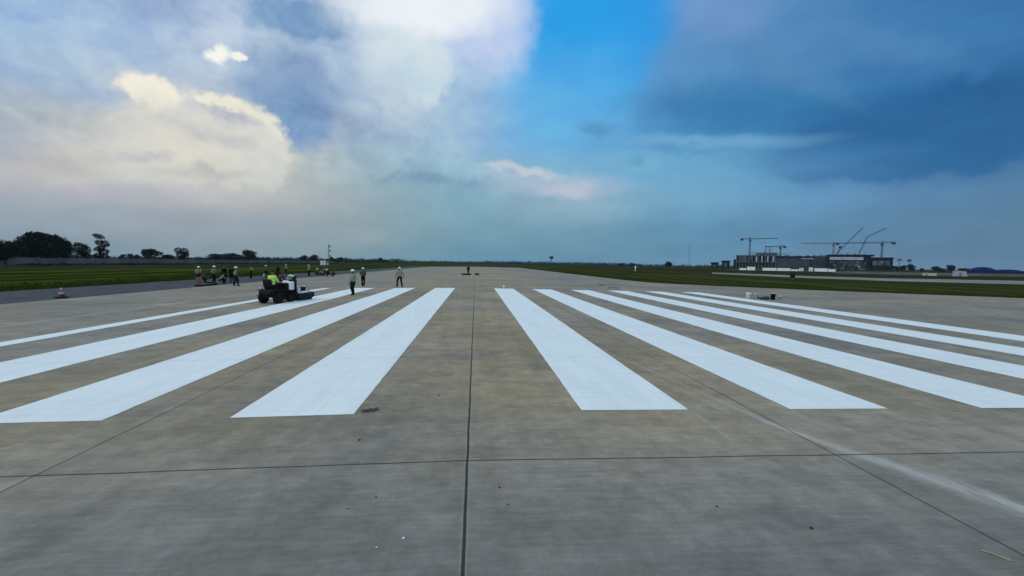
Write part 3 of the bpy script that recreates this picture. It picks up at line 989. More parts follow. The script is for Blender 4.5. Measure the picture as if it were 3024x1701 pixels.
sc.build('scaffold', 'concrete_frame', T)
MB().box(-66, -40, 3, 30, 19.5, 23.2).build('roof_plant', 'concrete_frame', T)
# middle block, dark curtain wall
MB().box(-40, 19, 0, 45, .02, 15.8).build('curtain_wall', 'darkglass', T)
MB().box(-40.5, 19, -.8, 45, 15.9, 18.2).build('roof', 'darkroof', T)
fl = MB()
for z in (3.6, 7.4, 11.2):
    fl.box(-40, 19, -.35, -.02, z, z + .5)
for i in range(24):
    fl.box(-39.4 + i * 2.5, -39.2 + i * 2.5, -.25, -.01, .5, 15.6)
fl.build('spandrel', 'navy', T)
MB().box(-9.8, 4.4, -.9, -.4, 14.3, 15.4).build('pale_fascia', 'palepanel', T)
rb = MB()
for i in range(26):
    s0 = -39 + i * 1.1
    rb.box(s0, s0 + .12, 2, 2.2, 18.2, 20 + random.uniform(0, 2.2))
rb.box(-38, -34, 4, 9, 18.21, 20.2)
rb.box(-30, -27.5, 4, 9, 18.21, 19.8)
rb.build('reinforcing_bars', 'greymetal', T)
gr = MB()
for i in range(9):
    gr.box(5.6 + i * 1.37, 5.95 + i * 1.37, -1.6, -.9, 1, 19.8)
for i in range(7):
    gr.box(5.6, 16.9, -1.65, -.95, 1.2 + i * 2.9, 1.5 + i * 2.9)
gr.build('stair_tower', 'concrete_frame', T)
# right block with the white band
MB().box(19.2, 64, 0, 45, .02, 17.8).build('curtain_wall', 'darkglass', T)
MB().box(18.6, 68, -2.0, 45, 18.3, 20.3).build('roof', 'darkroof', T)
MB().box(21.9, 57.4, -1.2, -.1, 13.4, 17.2).build('white_band', 'palepanel', T)
MB().box(37, 56, -.5, -.05, 6.8, 12.6).build('glazing', 'tealglass', T)
MB().box(52.4, 55, -.8, -.1, 3.0, 5.6).build('sign_panel', 'palepanel', T)
fl = MB()
for z in (4.2, 8.4, 12.4):
    fl.box(19.4, 63.8, -.6, -.51, z, z + .4)
fl.build('spandrel', 'navy', T)
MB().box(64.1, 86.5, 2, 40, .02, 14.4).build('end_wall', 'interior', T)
MB().box(63.6, 87.3, 1, 41, 14.5, 16.9).build('roof', 'darkroof', T)
MB().box(67, 84, 1.4, 1.95, 6.5, 12.6).build('wall_panel', 'concrete_frame', T)
for s0 in (64.6, 72, 79, 86.4):
    MB().box(s0 - .4, s0 + .4, .9, 1.3, 0, 14.4).build('column', 'darkroof', T)
# facade scaffolding and unfinished cladding
g_ = np.random.default_rng(77)
for i in range(46):
    s0 = -39 + 43 * g_.random()
    z = .8 + 3.8 * int(g_.random() * 4)
    wd = 1.2 + 3.2 * g_.random()
    MB().box(s0, min(s0 + wd, 5), -.62 - .002 * i, -.56 - .002 * i, z, min(z + 1.4 + 1.8 * g_.random(), 15.4)).build('cladding_panel', 'tealglass', T)
for i in range(34):
    s0 = 20 + 40 * g_.random()
    z = .6 + 4.2 * int(g_.random() * 3)
    MB().box(s0, s0 + 1 + 3 * g_.random(), -1.02 - .002 * i, -.96 - .002 * i, z, z + 1.2 + 2.2 * g_.random()).build('cladding_panel', 'concrete_frame', T)
sf = MB()
for i in range(17):
    s0 = -40 + i * 2.4
    sf.tube((s0, -3.0, 0), (s0, -3.0, 14.5 + 2.5 * g_.random()), .13, n=4)
for i in range(5):
    sf.box(-40.2, -1.4, -3.1, -2.2, 2.6 + i * 2.9, 2.85 + i * 2.9)
for i in range(16):
    sf.tube((-40 + i * 2.4, -3.05, 2.8), (-37.6 + i * 2.4, -3.05, 14.3), .08, n=3)
sf.build('scaffold', 'greymetal', T)
for i in range(30):
    s0 = -38 + 102 * g_.random()
    z = 18.21 if s0 < 19 else 20.31
    if s0 > 62:
        z = 16.91
    w_ = .5 + 2.2 * g_.random()
    MB().box(s0, s0 + w_, 6, 6 + w_, z, z + .5 + 1.4 * g_.random()).build('roof_unit', 'concrete_frame', T)
# three small blocks to the left
for s0, s1, zt, lab in ((-128.6, -117.5, 8.6, 'leftmost and lowest of three dark blocks left of the terminal'), (-113.2, -101, 11.4, 'middle dark block of three left of the terminal, with an overhanging top'), (-96.2, -92.6, 13.2, 'slim tall dark block standing right against the terminal')):
    b = thing('site_block', lab, 'building', site((s0 + s1) / 2, 10), TA, 'small blocks beside the terminal')
    hw = (s1 - s0) / 2
    MB().box(-hw * .8, hw * .8, 0, 8, 0, zt - 2.2).build('wall', 'interior', b)
    MB().box(-hw * .95, hw * .95, -.6, 8.5, zt - 2.15, zt).build('roof', 'darkroof', b)
    if hw > 3:
        MB().box(-hw * .25, hw * .35, -.15, -.01, 1.5, zt - 4).build('window', 'concrete_frame', b)
        MB().box(-hw * 1.25, hw * 1.25, 1, 6, 0, 1.2).build('low_wall', 'interior', b)


def tower_crane(label, s, dep, z0, ztop, jl, cl, flip=1, cw=2.4, m='crane', jz=None, tilt=0.):
    """hammerhead crane; jl jib reach, cl counter jib reach; flip=1 jib to the right"""
    t = thing('tower_crane', label, 'crane', site(s, dep), TA, 'tower cranes over the terminal')
    H = ztop - GZ
    MB().truss((0, 0, z0 - GZ - 2 if z0 > 5 else 0), (0, 0, H - 4), 1.5, 14, .22).build('mast', m, t)
    if z0 <= 5:
        pass
    MB().box(-1.1, 1.1, -1.1, 1.1, H - 5.2, H - 2.2, .1).build('slewing_ring', m, t)
    MB().box(1.15 * flip - .7, 1.15 * flip + .7, -1.9, -1.12, H - 4.8, H - 2.6, .1).build('cab', m, t)
    MB().truss((0, 0, H - 2.2), (0, 0, H + 1.0), 1.0, 3, .18).build('tower_head', m, t)
    MB().truss((flip * 1.0, 0, H - 1.4), (flip * jl, 0, H - 1.4 + tilt * jl), 1.1, int(jl / 2), .17).build('jib', m, t)
    MB().truss((-flip * 1.0, 0, H - 1.4), (-flip * cl, 0, H - 1.4 + .06 * cl), 1.1, 5, .17).build('counter_jib', m, t)
    MB().box(-flip * cl - 2, -flip * cl + 2, -1, 1, H - 1.4 - cw, H - .9, .1).build('counterweight', 'crane', t)
    ti = MB()
    ti.tube((0, 0, H + 1), (flip * jl * .6, 0, H - .9), .07, n=4)
    ti.tube((0, 0, H + 1), (-flip * cl * .9, 0, H - .9), .07, n=4)
    ti.build('tie_rod', m, t)
    hk = MB().tube((flip * jl * .55, 0, H - 2), (flip * jl * .55, 0, H - 7), .06, n=4)
    hk.box(flip * jl * .55 - .4, flip * jl * .55 + .4, -.3, .3, H - 7.6, H - 6.8)
    hk.build('hook', m, t)
    return t


tower_crane('tallest tower crane over the left end of the terminal, long jib pointing right', -75.2, 12, 20, 45.4, 36, 11)
tower_crane('low tower crane behind the scaffolding, short jib pointing left', -35.6, 14, 18, 33.6, 20, 5, -1, 2.2)
tower_crane('tower crane with a haze-greyed reddish jib pointing left over the middle of the terminal', 26, 10, 19, 37.0, 37, 4, -1, 2.0, 'redcrane', tilt=.02)
tower_crane('rightmost tower crane with a long level jib pointing left', 76.4, 10, 15, 37.2, 52, 11, -1, 2.4)
for s0, zt, sx in ((-55.4, 33.0, 1.4), (-49.5, 32.6, 0.)):
    t = thing('climbing_mast', 'slanted hoist mast above the scaffolding' if sx else 'upright thin hoist mast above the scaffolding', 'mast', site(s0, 16), TA, 'hoist masts above the scaffolding')
    MB().truss((-sx * .6, 0, 18), (sx, 0, zt - GZ), 1.1, 8, .16).build('mast', 'crane', t)
    MB().box(-.7, .7, -.5, .5, 23.6, 25).build('hoist_car', 'crane', t)


def boom_crane(label, s, dep, pts, m='crane'):
    t = thing('crawler_crane', label, 'crane', site(s, dep), TA, 'boom cranes behind the terminal')
    MB().box(-3, 3, -2.2, 2.2, 1.4, 4.2, .2).build('cab_body', m, t)
    for y in (-2.0, 1.2):
        MB().box(-3.6, 3.6, y, y + .8, 0, 1.3, .3).build('crawler_track', 'black', t)
    p0 = (0, 0, 3.0)
    for i, p in enumerate(pts):
        MB().truss(p0, p, 1.1 if i == 0 else .8, 22, .17).build('boom' if i == 0 else 'fly_jib', m, t)
        p0 = p
    MB().tube(pts[-1], (pts[-1][0], 0, pts[-1][2] - 9), .06, n=4).build('hoist_rope', m, t)
    MB().box(-6.0, -3.1, -1.6, 1.6, 1.6, 4.4, .2).build('counterweight', m, t)
    return t


boom_crane('crane with a single straight boom raised to the upper right above the white banded block', 16, 48, [(42.5, 0, 59.5)])
boom_crane('crane with a cranked boom and faint upper jib near the right end of the terminal', 49.5, 48, [(14.5, 0, 46.5), (34, 0, 58)])
t = thing('climbing_mast', 'short hoist mast beside the haze-greyed reddish crane', 'mast', site(31.5, 14), TA, 'hoist masts above the scaffolding')
MB().truss((-1, 0, 18), (1.6, 0, 30), 1.0, 8, .16).build('mast', 'crane', t)
MB().box(.2, 3.4, -1, 1, 29.5, 32.4, .1).build('winch_box', 'crane', t)
t = thing('lattice_mast', 'thin faint lattice mast far left of the terminal', 'mast', site(-158.6, 0), TA)
MB().truss((0, 0, 0), (0, 0, 38.4), .5, 24, .06).build('mast', 'greymetal', t)
MB().box(-.6, .6, -.3, .3, 30, 31.2).build('aerial', 'greymetal', t)

# site hoardings, cabins and stacks in front of the terminal
for k, (s0, s1, zt, lab) in enumerate(((-39.5, -35.4, 1.0, 'low pale hoarding panel, leftmost of the white row below the terminal'), (-35, -30, 2.0, 'taller white hoarding second in the row below the left of the terminal'), (-25.8, -17.7, 1.45, 'white hoarding panel below the scaffolded part of the terminal'), (-17.4, -10, 1.45, 'white hoarding panel continuing right under the dark curtain wall'), (-9.8, -5.5, .8, 'lowest white hoarding left of the two small white cabins'), (2.4, 9.3, 1.7, 'white hoarding just right of the brightest cabin'), (9.5, 13.4, 1.3, 'white hoarding at the right end of the white row'))):
    b = thing('site_hoarding', lab, 'hoarding', site((s0 + s1) / 2, 0, 330), TA, 'white hoardings below the terminal')
    hw = (s1 - s0) / 2
    MB().box(-hw, hw, 0, .12, .05, zt - GZ).build('panel', 'white', b)
    for x in (-hw + .1, 0, hw - .1):
        MB().box(x - .06, x + .06, -.08, -.005, 0, zt - GZ + .08).build('post', 'offwhite', b)
for s0, s1, zt, lab in ((-5.3, -3, 1.6, 'small white site cabin left of the brightest one'), (-.2, 1.8, 2.1, 'small brightest white cube of a site cabin below the terminal')):
    b = thing('site_cabin', lab, 'cabin', site((s0 + s1) / 2, -3, 330), TA, 'site cabins below the terminal')
    hw = (s1 - s0) / 2
    MB().box(-hw, hw, 0, 2.2, .1, zt - GZ, .05).build('wall', 'white', b)
    MB().box(-hw - .1, hw + .1, -.1, 2.3, zt - GZ + .005, zt - GZ + .12).build('roof', 'offwhite', b)
    MB().box(-.35, .25, -.06, -.005, .15, 1.8).build('door', 'palepanel', b)
# far right: palms, trees, sheds
for s0, zc, lab in ((77.5, 12.2, 'palm tree nearest the right end of the terminal'), (84.8, 11.8, 'slightly shorter palm tree further right of the terminal')):
    p = thing('palm_tree', lab, 'palm tree', site(s0, 0, 600), 0, 'palms right of the terminal')
    H = zc - GZ
    MB().tube((0, 0, -.1), (.2, 0, H * .5), .28, .22, 8).tube((.2, 0, H * .5), (.1, 0, H), .22, .18, 8).build('trunk', 'bark', p)
    fr = MB()
    for i in range(22):
        a = i * 2.4
        el_ = R(-25 + 85 * random.random())
        pts = []
        for k in range(6):
            q = k / 5
            rr = 2.7 * q
            pts.append((math.cos(a) * rr * math.cos(el_ * (1 - q)), math.sin(a) * rr * math.cos(el_ * (1 - q)), H + rr * math.sin(el_) * .8 - 1.9 * q * q))
        for k in range(5):
            wv = Vector((-math.sin(a), math.cos(a), 0)) * (.34 if k < 4 else .15)
            p0, p1 = Vector(pts[k]), Vector(pts[k + 1])
            fr.add([p0 - wv, p0 + wv, p1 + wv * .8, p1 - wv * .8], [(0, 1, 2, 3)])
    fr.build('crown', 'leaf', p)


def stree(name, s, D, h, w, label, seed, **kw):
    x, y, _ = site(s, 0, D)
    return tree(name, x, y, h, w, label, seed, **kw)


stree('bushy_tree', 73.5, 590, 5.6, 8, 'dark bushy tree in front of the right end of the terminal', 41, count=1300, size=.4, trunk=.05)
stree('bushy_tree', 79.5, 592, 6.6, 8, 'dark bushy tree below the nearer palm', 42, count=1300, size=.4, trunk=.05)
stree('bushy_tree', 86.0, 590, 8.0, 8.5, 'taller dark bushy tree below the further palm', 43, count=1500, size=.4, trunk=.05)
stree('round_tree', 88.5, 560, 3.6, 4, 'tiny dark tree standing alone right of the palms', 44, count=600, size=.3, trunk=.05)
stree('round_tree', 98.2, 560, 5.9, 7.5, 'small rounded dark tree left of the two headed right hand clump', 45, count=1000, size=.4, trunk=.05)
stree('round_tree', 108.4, 560, 7.2, 9.5, 'largest rounded dark tree of the far right horizon', 46, count=1500, size=.42, trunk=.05)
stree('low_tree', 116.5, 560, 4.2, 9, 'low dark tree left of the blue roofed sheds', 47, count=1000, size=.4, trunk=.03)
stree('low_tree', 102.5, 562, 4.0, 8, 'low dark tree filling the gap left of the largest far right tree', 48, count=900, size=.4, trunk=.03)
for s0, hw, zr, lab in ((129.8, 8.4, 5.0, 'nearer blue roofed shed at the far right edge'), (145.5, 9.6, 3.2, 'lower blue roofed shed running out of the right edge')):
    b = thing('blue_shed', lab, 'shed', site(s0, 0, 560), TA, 'blue roofed sheds')
    MB().box(-hw, hw, 0, 14, 0, zr * .42).build('wall', 'navy', b)
    pf = [(-hw - .4, zr * .42)] + [(hw * t_, zr * (.44 + .62 * math.cos(t_ * math.pi / 2))) for t_ in (-.98, -.75, -.5, -.25, 0, .25, .5, .75, .98)] + [(hw + .4, zr * .42)]
    MB().prism(pf, 'y', -.5, 14.5).build('roof', 'blueroof', b)
    MB().box(-hw * .3, hw * .3, -.1, -.01, .02, zr * .36).build('door', 'blueroof', b)
b = thing('yellow_shed', 'long low pale yellow shed in front of the far right trees', 'shed', site(38.8, 0, 230, -.6), TA)
MB().box(-1.9, 1.9, 0, 1.5, 0, 1.0, .03).build('wall', 'yellow', b)
MB().box(-2.0, 2.0, -.1, 1.6, 1.003, 1.15, .02).build('roof', 'offwhite', b)
MB().box(-1.2, -.6, -.05, -.005, .05, .9).build('door', 'greymetal', b)
b = thing('white_shed', 'low white shed with a sloped end left of the blue roofed sheds', 'shed', site(47.7, 0, 232), TA)
MB().prism([(-1.9, 0), (1.9, 0), (1.5, 1.75), (-1.8, 1.9)], 'y', 0, 2.5).build('wall', 'palepanel', b)
MB().box(-1.85, 1.6, -.1, 2.6, 1.903, 2.0).build('roof', 'offwhite', b)
MB().box(-.5, .3, -.05, -.005, .05, 1.4).build('door', 'greymetal', b)
# long low wall beside the access road
b = thing('low_wall', 'long low pale wall on the grass in front of the right part of the terminal', 'wall', site(15, 0, 262), TA)
lw, lp = MB(), MB()
for i in range(14):
    lw.box(i * 5., i * 5 + 4.8, 0, .2, 0, .75)
    lp.box(i * 5 + 4.8, i * 5 + 5.0, -.06, .26, 0, .9)
lw.build('wall_panel', 'wall', b)
lp.build('wall_post', 'wall', b)
# small things on the grass at the right
b = thing('marker_post', 'small white marker post on the grass right of the runway', 'marker', (64.2, 165.6, GZ))
MB().tube((0, 0, 0), (0, 0, 1.3), .16, .14, 8).build('post', 'white', b)
MB().box(-.3, .3, -.15, .15, 1.302, 2.0, .05).build('board', 'white', b)
b = thing('equipment_cabinet', 'small dark cabinet at the near edge of the pale taxiway', 'cabinet', (68.6, 86.2, GZ), R(-38))
MB().box(-.45, .45, -.35, .35, .1, 1.0, .04).build('body', 'black', b)
MB().box(-.5, .5, -.4, .4, 1.003, 1.08, .02).build('lid', 'black', b)
MB().box(-.4, .4, -.3, .3, 0, .098).build('base', 'greymetal', b)

# ------------------------------------------------------------------ people
DG = None


def remesh(mb, name, m, parent, voxel=.016, smooth_it=6, extra=None):
    me = bpy.data.meshes.new('tmp')
    me.from_pydata(mb.v, [], mb.f)
    o = bpy.data.objects.new('tmp', me)
    COL.objects.link(o)
    md = o.modifiers.new('r', 'REMESH')
    md.mode = 'VOXEL'
    md.voxel_size = voxel
    md.use_smooth_shade = True
    ms = o.modifiers.new('s', 'SMOOTH')
    ms.factor = .5
    ms.iterations = smooth_it
    dg = bpy.context.evaluated_depsgraph_get()
    out = bpy.data.meshes.new_from_object(o.evaluated_get(dg))
    bpy.data.objects.remove(o)
    bpy.data.meshes.remove(me)
    if extra is not None:
        n0, v0 = len(out.vertices), [tuple(v.co) for v in out.vertices]
        f0 = [tuple(p.vertices) for p in out.polygons]
        out2 = bpy.data.meshes.new(name)
        out2.from_pydata(v0 + extra.v, [], f0 + [tuple(i + n0 for i in f) for f in extra.f])
        bpy.data.meshes.remove(out)
        out = out2
    out.name = name
    out.materials.clear()
    out.materials.append(M[m])
    out.polygons.foreach_set('use_smooth', [True] * len(out.polygons))
    out.update()
    ob = bpy.data.objects.new(name, out)
    COL.objects.link(ob)
    ob.parent = parent
    return ob


def ik(a, b, l1, l2, bend):
    """middle joint of a two bone chain"""
    a, b = Vector(a), Vector(b)
    d = b - a
    L = min(d.length, (l1 + l2) * .995)
    if d.length > L:
        b = a + d.normalized() * L
        d = b - a
    x = (l1 * l1 - l2 * l2 + L * L) / (2 * L)
    hgt = math.sqrt(max(l1 * l1 - x * x, 0))
    dn = d.normalized()
    bd = Vector(bend)
    bd = (bd - dn * bd.dot(dn))
    bd = bd.normalized() if bd.length > 1e-5 else Vector((0, 1, 0))
    return a + dn * x + bd * hgt, b


def frame(zdir, ydir=(0, 1, 0)):
    z = Vector(zdir).normalized()
    y = Vector(ydir)
    y = (y - z * y.dot(z)).normalized()
    x = y.cross(z)
    return Matrix((x, y, z)).transposed()


def person(label, loc, rz, hip=.90, lean=3., hipy=0., feet=((-.11, 0, .08), (.11, 0, .08)), hands=((-.24, .06, .78), (.24, .06, .78)),
           head=0., hturn=0., shirt='greyshirt', trousers='darkcloth', hat='helmet', vest=None, long_sleeves=False, scale=1.0, bend=None, elbow=(0, -1, -.2), group='workers on the runway', bands=False):
    t = thing('person', label, 'person', loc, rz, group)
    t.scale = (scale,) * 3
    s = Vector((0, math.sin(R(lean)), math.cos(R(lean))))
    P = Vector((0, hipy, hip))
    N = P + s * .50
    S = frame(s)
    hd = R(lean * .45 + head)
    hdir = Vector((0, math.sin(hd), math.cos(hd)))
    HF = frame(hdir) @ Matrix.Rotation(R(hturn), 3, 'Z')
    HC = N + hdir * .165 + HF @ Vector((0, .015, 0))
    body, ext = MB(), MB()
    # head and face
    body.ell(HC, (.077, .096, .112), HF)
    body.ell(HC + HF @ Vector((0, .030, -.055)), (.052, .060, .060), HF)
    body.tube(HC + HF @ Vector((0, .090, .005)), HC + HF @ Vector((0, .112, -.024)), .012, .016, 8, rounded=True)
    body.tube(HC + HF @ Vector((-.02, .082, -.062)), HC + HF @ Vector((.02, .082, -.062)), .010, .010, 6, rounded=True)
    for sx in (-1, 1):
        body.ell(HC + HF @ Vector((sx * .080, -.005, -.005)), (.012, .022, .032), HF)
        ext.ell(HC + HF @ Vector((sx * .032, .088, .012)), (.013, .010, .009), HF, 8, 6)
    body.tube(N - s * .04, HC - hdir * .05, .060, .055, 12, rounded=True)
    # torso core
    body.ell(P + s * .33, (.150, .095, .20), S)
    body.ell(P + s * .10, (.140, .095, .18), S)
    sh_ = MB()
    sh_.ell(P + s * .34, (.178, .122, .17), S)
    sh_.ell(P + s * .16, (.160, .120, .20), S)
    sh_.ell(P + s * .02, (.168, .125, .12), S)
    tr_ = MB()
    tr_.ell(P + s * .0, (.164, .126, .135), S)
    vs_ = MB()
    vs_.ell(P + s * .34, (.192, .136, .165), S)
    vs_.ell(P + s * .16, (.176, .136, .18), S)
    vs_.ell(P + s * .06, (.176, .136, .10), S)
    for i, sx in enumerate((-1, 1)):
        # leg
        hj = P + Vector((sx * .09, 0, -.02))
        an = Vector(feet[i])
        kn, an = ik(hj, an, .42, .41, bend or (sx * .12, 1, .1))
        body.tube(hj, kn, .072, .052, 12, rounded=True)
        body.tube(kn, an, .050, .036, 12, rounded=True)
        tr_.tube(hj, kn, .098, .078, 12, rounded=True)
        tr_.tube(kn, an + (kn - an).normalized() * .03, .074, .066, 12, rounded=True)
        fd = Vector((sx * .18, 1, 0)).normalized()
        if abs(an.z - .08) > .04:
            fd = Vector((sx * .1, 1, -.5)).normalized()
        bo = MB()
        bo.tube(an + Vector((0, 0, .07)), an, .056, .054, 10, rounded=True)
        bo.ell(an + fd * .055 + Vector((0, 0, -.035)), (.047, .135, .046), frame((0, 0, 1), fd))
        bo.ell(an + fd * .13 + Vector((0, 0, -.045)), (.049, .062, .034), frame((0, 0, 1), fd))
        remesh(bo, 'boot', 'boot', t, .014, 3)
        body.ell(an + fd * .05 + Vector((0, 0, -.03)), (.036, .10, .03), frame((0, 0, 1), fd))
        # arm
        sj = N - s * .075 + S @ Vector((sx * .175, 0, 0))
        wr = Vector(hands[i])
        eb, wr = ik(sj, wr, .29, .25, (sx * .35 + elbow[0], elbow[1], elbow[2]))
        body.tube(sj, eb, .046, .037, 10, rounded=True)
        body.tube(eb, wr, .036, .026, 10, rounded=True)
        sh_.ell(sj, (.072, .070, .075), S)
        sh_.tube(sj, eb, .064, .056, 12, rounded=True)
        if long_sleeves:
            sh_.tube(eb, wr, .052, .042, 12, rounded=True)
        vs_.tube(N - s * .03 + S @ Vector((sx * .05, 0, 0)), sj + S @ Vector((-sx * .02, 0, .03)), .062, .060, 10, rounded=True)
        # palm, four unequal fingers and a thumb from the side of the palm
        hdn = (wr - eb).normalized()
        hx = hdn.cross(Vector((sx, 0, 0)))
        hx = hx.normalized() if hx.length > .05 else Vector((0, 1, 0))
        nrm = hdn.cross(hx).normalized()
        body.ell(wr + hdn * .05, (.020, .040, .052), frame(hdn, hx))
        for k, (off, L) in enumerate(((.030, .068), (.010, .076), (-.010, .071), (-.029, .056))):
            r0 = wr + hdn * .088 + hx * off
            m1 = r0 + hdn * L * .5 + nrm * sx * -.008
            m2 = m1 + hdn * L * .38 + nrm * sx * -.022
            ext.tube(r0 - hdn * .02, m1, .0092, .0085, 6, rounded=True)
            ext.tube(m1, m2, .0085, .0070, 6, rounded=True)
        r0 = wr + hdn * .035 + hx * .034
        m1 = r0 + hdn * .032 + hx * .026
        ext.tube(r0, m1, .011, .010, 6, rounded=True)
        ext.tube(m1, m1 + hdn * .028 + hx * .006, .010, .008, 6, rounded=True)
    remesh(body, 'body', 'skin', t, .014, 4, ext)
    remesh(sh_, 'shirt', shirt, t, .017, 5)
    remesh(tr_, 'trousers', trousers, t, .017, 5)
    if vest:
        vo = remesh(vs_, 'safety_vest', vest, t, .017, 5)
        if bands:
            for q_ in (.12, .26):
                MB().lathe([(1.0, -.022), (1.015, -.022), (1.015, .022), (1.0, .022)], P + s * q_, 28, S, .183, .144).build('reflective_band', 'reflect', vo, True)
    if hat in ('helmet', 'whitehelmet'):
        hb = MB()
        c = HC + HF @ Vector((0, -.005, .030))
        prof = [(.118, -.012), (.114, .0)] + [(.112 * math.cos(R(a_)), .105 * math.sin(R(a_))) for a_ in (8, 22, 36, 50, 64, 77, 87)] + [(.001, .106)]
        hb.lathe(prof, c, 22, HF, .92, 1.12)
        hb.lathe([(.100, -.011), (.148, -.020), (.150, -.014), (.112, .004)], c + HF @ Vector((0, .012, 0)), 22, HF, .90, 1.10)
        hb.build('hard_hat', hat, t, True)
    elif hat == 'cap':
        hb = MB()
        c = HC + HF @ Vector((0, -.004, .028))
        hb.lathe([(.100, -.03), (.104, 0)] + [(.103 * math.cos(R(a_)), .092 * math.sin(R(a_))) for a_ in (12, 30, 50, 70, 86)] + [(.001, .093)], c, 20, HF, .84, 1.04)
        hb.box(-.06, .06, .09, .17, -.006, .006)
        nv = len(hb.v)
        for k in range(nv - 8, nv):
            hb.v[k] = tuple(c + HF @ Vector(hb.v[k]))
        hb.build('cap', 'navy', t, True)
    else:
        hr = MB()
        hr.ell(HC + HF @ Vector((0, -.016, .022)), (.084, .098, .105), HF)
        hr.build('hair', 'hair', t, True)
    return t


def ground_at(x, y):
    z = gz(x) if x > -22.5 else -.238 - (.067 * min(1, (-22.5 - x) / 9))
    return (x, y, z)


# three workers on the right of the machine
person('worker with white helmet and grey-green shirt standing on the third stripe left of centre', ground_at(-7.70, 27.75), R(150),
       feet=((-.06, .02, .08), (.07, -.03, .08)), hands=((-.20, .14, .92), (.21, .10, .80)), shirt='palevest', hat='whitehelmet', long_sleeves=True, scale=.97)
person('worker in dark brown clothes with pale helmet beyond the third stripe left of centre', ground_at(-9.6, 37.5), R(-160),
       feet=((-.07, .0, .08), (.07, .02, .08)), hands=((-.16, .24, 1.0), (.20, .20, 1.02)), shirt='brown', hat='helmet', vest='brown', long_sleeves=True, scale=.97)
person('worker in pale green vest standing legs apart at the end of the second left stripe', ground_at(-6.27, 36.2), R(175),
       feet=((-.21, .0, .08), (.21, .0, .08)), hip=.88, hands=((-.33, .05, .86), (.33, .05, .86)), shirt='palevest', vest='palevest', hat='helmet', scale=1.02)
# bending pair beyond the machine
person('worker in mint green vest bending forward beyond the front of the marking machine', ground_at(-14.9, 36.3), R(85), hip=.84, lean=78, hipy=-.12, head=10,
       hands=((-.2, .55, .36), (.2, .55, .36)), shirt='mint', vest='mint', trousers='navycloth', hat='none', feet=((-.13, -.02, .08), (.13, .08, .08)))
person('worker in maroon shirt stooping beside the mint vested worker, seen above the marking machine', ground_at(-16.05, 36.6), R(-70), hip=.66, lean=48, hipy=-.16, head=5,
       hands=((-.15, .60, .34), (.2, .60, .36)), shirt='maroon', trousers='navycloth', hat='none', feet=((-.14, .0, .08), (.14, .16, .08)))
# group at the left edge of the runway
G = 'workers at the left runway edge'
person('worker with tan shirt and pale helmet leaning forward, leftmost of the group by the board', ground_at(-28.2, 45.8), R(-125), lean=24, hands=((-.2, .42, .82), (.22, .38, .80)),
       feet=((-.12, -.16, .08), (.12, .24, .08)), hip=.86, shirt='tan', hat='helmet', group=G)
person('worker in grey-violet shirt and white helmet, second from left by the wooden board', ground_at(-25.4, 43.6), R(-100), lean=10, hands=((-.25, .3, .95), (.25, .3, .95)),
       shirt='purple', hat='whitehelmet', group=G, feet=((-.14, 0, .08), (.14, .05, .08)))
person('worker in dark clothes without helmet standing right behind the grey-violet shirted worker', ground_at(-25.2, 45.0), R(-120), hands=((-.22, .22, .9), (.24, .12, .8)), shirt='darkcloth', hat='none', group=G, long_sleeves=True)
person('worker in grey shirt crouching between the dark clothed workers by the wooden board', ground_at(-23.9, 42.4), R(-60), hip=.36, hipy=-.18, lean=32, hands=((-.2, .42, .30), (.2, .42, .30)),
       feet=((-.16, .05, .08), (.16, .12, .08)), shirt='greyshirt', hat='none', group=G)
person('worker in dark shirt with pale vest straps standing left of the white helmeted walker', ground_at(-23.3, 42.9), R(20), lean=8, shirt='darkcloth', hat='none', vest=None, group=G, hands=((-.28, .05, .8), (.28, .05, .8)))
person('walking worker with bright white helmet, grey shirt and dark trousers at the runway edge', ground_at(-20.57, 38.4), R(-60), feet=((-.15, -.12, .08), (.17, .18, .08)), hip=.88, lean=5,
       hands=((-.3, .0, .86), (.27, .2, .92)), shirt='greyshirt', trousers='navycloth', hat='whitehelmet', group=G)
person('worker in tan-brown shirt standing alone farther back on the asphalt shoulder', ground_at(-27.9, 55.6), R(140), hands=((-.22, .2, .95), (.24, .12, .8)), shirt='tan', vest='brown', hat='none', group=G)
person('dark clothed worker standing on the shoulder behind the marking machine', ground_at(-26.0, 58.6), R(160), shirt='darkcloth', hat='none', group=G, long_sleeves=True, scale=.98)
person('worker with pale hat standing at the left of the crouching crew on the shoulder', ground_at(-23.9, 63.6), R(150), shirt='palevest', hat='helmet', group=G, scale=.98, lean=8, hands=((-.2, .3, .9), (.2, .3, .9)))
person('crouching worker with bright helmet, left of the seated crew on the shoulder', ground_at(-23.2, 64.6), R(-90), hip=.40, hipy=-.18, lean=22, feet=((-.16, .05, .08), (.16, .12, .08)), hands=((-.18, .42, .42), (.2, .42, .42)),
       shirt='brown', hat='whitehelmet', group=G)
person('crouching worker in grey-violet shirt in the middle of the seated crew on the shoulder', ground_at(-22.4, 64.2), R(170), hip=.34, hipy=-.18, lean=30, feet=((-.16, .05, .08), (.16, .12, .08)), hands=((-.18, .42, .30), (.2, .42, .30)),
       shirt='purple', hat='none', group=G)
person('crouching worker with small pale helmet in the seated crew on the shoulder', ground_at(-21.3, 63.7), R(100), hip=.36, hipy=-.18, lean=30, feet=((-.16, .05, .08), (.16, .12, .08)), hands=((-.18, .42, .30), (.2, .42, .30)),
       shirt='darkcloth', hat='helmet', group=G)
person('crouching worker in maroon shirt at the right end of the seated crew', ground_at(-20.5, 63.6), R(120), hip=.32, hipy=-.18, lean=36, feet=((-.16, .05, .08), (.16, .12, .08)), hands=((-.18, .44, .24), (.2, .44, .24)),
       shirt='maroon', hat='none', group=G)
